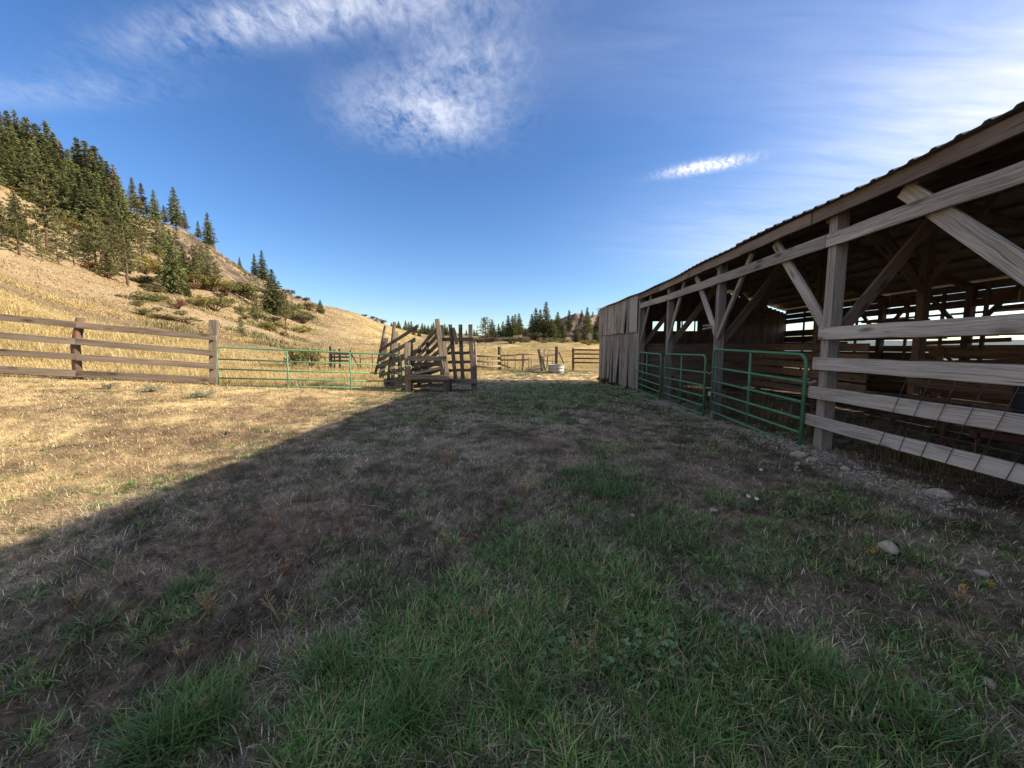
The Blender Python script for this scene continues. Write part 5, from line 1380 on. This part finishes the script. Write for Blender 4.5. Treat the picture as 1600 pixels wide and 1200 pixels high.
# shrubs
for key, px, b, tp, d, lab, w in (
        ('red', 278, 484, 465, 82, 'large red autumn bush on the grassy slope', 1.05), ('yellow', 228, 428, 404, 92, 'bright yellow bush at the lower edge of the pines', 1.1), ('orange', 235, 426, 413, 91, 'small orange bush beside the bright yellow bush', 1.2), ('yellow', 310, 480, 460, 84, 'yellow bush right of the red bush', 1.1), ('olive', 336, 486, 462, 82, 'large olive bush below the pine with clear trunk', 1.6), ('green', 348, 480, 462, 84, 'green bush at the right of the large olive bush', 1.5),
        ('orange', 148, 426, 410, 70, 'orange red bush under the slope pines', 1.3), ('olive', 172, 436, 416, 74, 'olive bush beside the orange red bush', 1.6), ('yellow', 40, 306, 292, 98, 'yellow bush at the bottom of the dense stand', 1.8), ('yellow', 56, 316, 300, 98, 'second yellow bush at the bottom of the dense stand', 1.6), ('yellow', 106, 346, 322, 92, 'orange yellow brush on the slope above the young pine', 1.4), ('yellow', 113, 358, 338, 88, 'yellow brush tapering down the slope beside the young pine', 1.2), ('yellow', 164, 380, 360, 96, 'yellow green bush right of the broad olive pine', 1.0),
        ('yellow', 256, 426, 398, 112, 'yellow brush in the gully below the crest', 1.4), ('olive', 262, 436, 412, 106, 'olive brush in the gully below the crest', 1.5), ('red', 304, 452, 440, 100, 'small red brush left of the leaning pine', 1.4), ('yellow', 315, 452, 424, 104, 'yellow maple brush under the rocks', 1.2), ('yellow', 334, 456, 430, 104, 'second yellow maple brush under the rocks', 1.2), ('olive', 352, 460, 440, 104, 'olive brush at the foot of the rock face', 1.6), ('brown', 366, 458, 438, 112, 'brown red brush at the foot of the rock face', 1.6), ('olive', 378, 462, 440, 118, 'large olive brush below the crest rocks', 1.8), ('green', 392, 470, 446, 120, 'green brush left of the large dark fir', 1.4),
        ('olive', 448, 492, 470, 130, 'olive thicket right of the large dark fir', 1.8), ('green', 462, 500, 482, 124, 'green thicket on the hill shoulder', 1.8), ('dark', 474, 506, 488, 122, 'dark brown round thicket at the end of the shoulder brush', 1.6), ('yellow', 425, 518, 498, 100, 'yellow green bush in front of the large dark fir', 1.3), ('red', 443, 526, 517, 92, 'small vivid red bush below the slender pine', 1.2), ('yellow', 472, 520, 508, 105, 'low yellow bush on the slope right of the slender pine', 2.0), ('olive', 484, 486, 472, 165, 'olive bush left of the lone round fir', 1.8), ('brown', 418, 440, 428, 195, 'dark brush on the rocky crest', 1.3),
        ('dark', 452, 462, 450, 196, 'dark bush first on the descending skyline', 1.3), ('dark', 466, 468, 461, 196, 'low dark bush second on the descending skyline', 1.4), ('dark', 478, 472, 463, 198, 'dark bush third on the descending skyline', 1.3), ('dark', 570, 495, 490, 240, 'low dark brush far down the ridge skyline', 1.6), ('dark', 582, 499, 493, 246, 'taller dark brush far down the ridge skyline', 1.4), ('brown', 590, 503, 495, 248, 'brown brush between two dark ones on the ridge skyline', 1.3), ('dark', 598, 507, 498, 250, 'last dark brush at the end of the ridge skyline', 1.3), ('green', 214, 470, 456, 66, 'low green brush patch on the golden slope', 3.0), ('olive', 250, 500, 490, 58, 'flat olive brush patch above the fence', 4.0), ('olive', 290, 505, 494, 58, 'flat olive brush patch left of the tall end post', 4.0),
        ('dark', 800, 538, 524, 160, 'dark thicket across the meadow', 2.2), ('brown', 817, 538, 525, 158, 'brown bush at the right of the dark thicket', 1.6), ('brown', 850, 538, 525, 160, 'brown brush below the dark grove', 2.2), ('dark', 836, 532, 516, 175, 'dark brush filling the left of the grove', 2.0), ('brown', 765, 534, 524, 170, 'low brown brush under the wide meadow pine', 3.0), ('dark', 745, 536, 528, 165, 'low dark brush left of the wide meadow pine', 3.0), ('brown', 880, 538, 527, 165, 'brown brush at the foot of the rubble', 2.4), ('olive', 922, 541, 530, 155, 'olive brush near the barn corner across the meadow', 2.4)):
    T('bush', SHRUBS[key], px, b, tp, d, lab, 'autumn brush and bushes', cat='bush', wide=w, stem='stems')
for k in range(30):
    px = rnd.uniform(215, 450); t_ = (px - 215) / 285; b = rnd.uniform(430 + 55 * t_, 512 + 18 * t_); hh = rnd.uniform(6, 13)
    T('bush', SHRUBS[rnd.choice(('olive', 'olive', 'green', 'green', 'brown', 'dark', 'olive'))], px, b, b - hh, 150 - (b - 430) * .75 + 20 * t_, 'low autumn brush dotted over the slope below the rocky crest', 'low brush on the hillside', cat='bush', wide=rnd.uniform(1.3, 2.4), stem='stems')
# near shrubs
T('bush', SHRUBS['olive'], 462, 577, 528, 30, 'spreading half bare leafy tree beyond the long green gate', cat='bush', wide=1.0, stem='stems')
T('bush', SHRUBS['olive'], 486, 577, 527, 31, 'right hand half of the spreading leafy clump beyond the long gate', cat='bush', wide=.9, stem='stems')
for px, b, tp, d, lab, w in ((172, 608, 592, 9.6, 'first low silvery sage clump under the lichen rail', 1.7), (238, 613, 595, 10.2, 'middle low silvery sage clump under the lichen rail', 1.9), (316, 622, 603, 10.4, 'silvery sage clump at the foot of the tall end post', 2.0)):
    T('sage_clump', SHRUBS['sage'], px, b, tp, d, lab, 'sage clumps under the rail fence', cat='bush', wide=w, stem='stems')
T('bush', SHRUBS['dark'], 943, 600, 582, 19.5, 'dark green bush growing at the far corner of the barn', cat='bush', wide=1.3, stem='stems')
T('bush', SHRUBS['dark'], 958, 603, 592, 18.5, 'low dark weed clump against the closed plank wall', cat='bush', wide=1.6, stem='stems')
q = gpt(1585, 5.2); o = tree('bush', SHRUBS['green'], 1590, 700, 580, 4.9, 'leafy green weed bush inside the barn behind the wire panel', cat='bush', wide=1.0, stem='stems'); o.location = (6.4, 3.6, -.02)


# ------------------------------------------------------------------ single weeds
def weed(name, label, px, py, h, n, col, head=None, hr=.006, spread=.5, seed=0, group=None):
    r_ = random.Random(seed); x, y = gp(px, py); z = gz(x, y)
    t = thing(name, label, 'weed', (x, y, z), group)
    mb = MB(); hd = MB(); base = Vector((x, y, z - .02))
    for k in range(n):
        a = r_.uniform(0, 6.28); L = h * r_.uniform(.6, 1.0); s = r_.uniform(.1, 1) * spread * L
        e = base + Vector((math.cos(a) * s, math.sin(a) * s, L)); m = base.lerp(e, .5) + Vector((0, 0, L * .08))
        mb.tube([base, m, e], .0028, 5, True, .0016)
        for b in range(4):
            q = m.lerp(e, r_.uniform(0, .9)); a2 = r_.uniform(0, 6.28); f = q + Vector((math.cos(a2) * .05, math.sin(a2) * .05, .05)) * (h / .4)
            mb.tube([q, f], .0017, 4)
            if head:
                for i in range(2):
                    c = f if i == 0 else e
                    for u in range(5):
                        th = 6.283 * u / 5
                        hd.poly([c, c + Vector((math.cos(th) * hr, math.sin(th) * hr, hr * .4)), c + Vector((math.cos(th + .9) * hr, math.sin(th + .9) * hr, hr * .4))])
                        hd.poly([c + Vector((0, 0, -hr * .5)), c + Vector((math.cos(th) * hr, math.sin(th) * hr, hr * .4)), c + Vector((math.cos(th + .9) * hr, math.sin(th + .9) * hr, hr * .4))])
    obj('stems', mb, col, t)
    if head: obj('flower_heads', hd, head, t)
    return t


M_STALK = plain_mat('dry_stalk', (.36, .26, .15), (.25, .17, .10), 20, .9)
M_RSTALK = plain_mat('russet_stalk', (.30, .17, .09), (.24, .14, .08), 20, .9)
M_GSTALK = plain_mat('green_stalk', (.12, .15, .07), (.16, .16, .09), 20, .9)
M_WFL = plain_mat('white_petal', (.75, .75, .72), (.6, .6, .58), 20, .8)
M_YFL = plain_mat('yellow_petal', (.75, .42, .03), (.65, .33, .02), 20, .7)
weed('flowering_weed', 'white flowered weed with pale seed stalks in the shade left of the track', 530, 742, .36, 11, M_GSTALK, M_WFL, .007, .8, 1)
weed('dry_weed', 'upright russet dry weed standing alone in the middle of the yard', 698, 733, .34, 11, M_RSTALK, None, 0, .45, 2)
weed('dry_weed', 'pale branching dead weed right of the yard centre', 820, 778, .28, 8, M_STALK, None, 0, .8, 3)
weed('dry_weed', 'grey dead weed with long leaning stalks just inside the shadow at left', 195, 915, .24, 5, M_STALK, None, 0, .7, 4)
weed('dry_weed', 'wispy forked dead weed near the shadow edge', 500 / 3.2, 890, .2, 5, M_STALK, None, 0, 1.0, 5)
weed('dry_weed', 'low tan weed by the big green tuft at lower left', 330, 1120, .14, 4, M_STALK, None, 0, .9, 6)
weed('flowering_weed', 'yellow flowered weed beside the brown egg shaped stone', 1362, 872, .10, 4, M_GSTALK, M_YFL, .006, .9, 7)
weed('flowering_weed', 'straggly yellow flowered weed at the right edge of the yard', 1510, 945, .12, 5, M_STALK, M_YFL, .0045, 1.3, 8)
weed('flowering_weed', 'two bright yellow flower heads by the right edge of the yard', 1548, 925, .09, 3, M_GSTALK, M_YFL, .005, .8, 21)
weed('flowering_weed', 'lone yellow flower in the dirt above the brown egg shaped stone', 1318, 832, .07, 1, M_GSTALK, M_YFL, .006, .3, 22)
weed('dry_weed', 'yellowed sprawling weed left of the brown egg shaped stone', 1335, 890, .09, 7, M_STALK, None, 0, 1.4, 9)
weed('dry_weed', 'thin tall stalks in front of the large pale stone', 1245, 752, .22, 2, M_STALK, M_WFL, .012, .2, 10)
weed('dry_weed', 'pale grass stalks by the dark flat stone under the planks', 1410, 780, .30, 5, M_STALK, None, 0, .8, 11)
for k in range(26):
    px, py = rnd.uniform(60, 1250), 640 + rnd.random() ** 1.3 * 420
    if px > 1050 and py < 720: continue
    weed('dry_weed', 'small wispy dead weed standing in the shaded yard', px, max(py, 640 if px > 560 else 900 - px * .42), rnd.uniform(.09, .22), rnd.randint(3, 6), rnd.choice((M_STALK, M_STALK, M_RSTALK)), None, 0, rnd.uniform(.4, 1.0), 100 + k, 'small dead weeds in the yard')
for k, (px, py, lab) in enumerate(((1188, 741, 'dandelion clock left of the large pale stone'), (1181, 787, 'dandelion clock nearest in the bare dirt'), (1168, 783, 'smaller dandelion clock beside the nearest one'))):
    x, y = gp(px, py); z = gz(x, y); t = thing('dandelion', lab, 'dandelion', (x, y, z))
    obj('stem', MB().tube([(x, y, z - .01), (x + .005, y, z + .055)], .002, 5), M_GSTALK, t)
    h = MB(); c = Vector((x + .005, y, z + .06))
    for u in range(90):
        v = Vector((rnd.gauss(0, 1), rnd.gauss(0, 1), rnd.gauss(0, 1))).normalized(); w = v.orthogonal().normalized()
        h.poly([c, c + v * .018 + w * .003, c + v * .018 - w * .003])
    obj('seed_head', h, M_WFL, t)

# stick-like straws on the bare earth
for a, b, lab in (((305, 980), (352, 930), 'long pale straw lying on the dark earth at lower left'), ((410, 905), (462, 880), 'thin pale stalk lying by the red earth patch'), ((565, 790), (612, 800), 'bent pale twig lying left of the track')):
    pa, pb_ = gp(*a), gp(*b)
    o = obj('straw', MB().tube([(pa[0], pa[1], gz(*pa) + .012), ((pa[0] + pb_[0]) / 2, (pa[1] + pb_[1]) / 2, gz((pa[0] + pb_[0]) / 2, (pa[1] + pb_[1]) / 2) + .03), (pb_[0], pb_[1], gz(*pb_) + .015)], .0035, 5, True, .002), M_STALK)
    tag(o, lab, 'straw')

# flying insect over the sunlit grass
c = at(353, 677, 2.6)
t = thing('flying_insect', 'small dark insect flying over the sunlit grass', 'insect', c)
obj('body', MB().tube([c + Vector((-.006, 0, -.012)), c + Vector((-.003, 0, -.005)), c + Vector((0.002, 0, .004)), c + Vector((.006, 0, .012))], .0055, 8), plain_mat('insect_body', (.02, .018, .015), (.04, .03, .025), 50, .6), t)
wg = MB()
for sg in (-1, 1):
    wg.poly([c, c + Vector((.004, sg * .008, .012)), c + Vector((-.004, sg * .018, .010)), c + Vector((-.008, sg * .012, .001))])
obj('wings', wg, plain_mat('insect_wing', (.12, .11, .10), (.2, .19, .18), 50, .4), t)
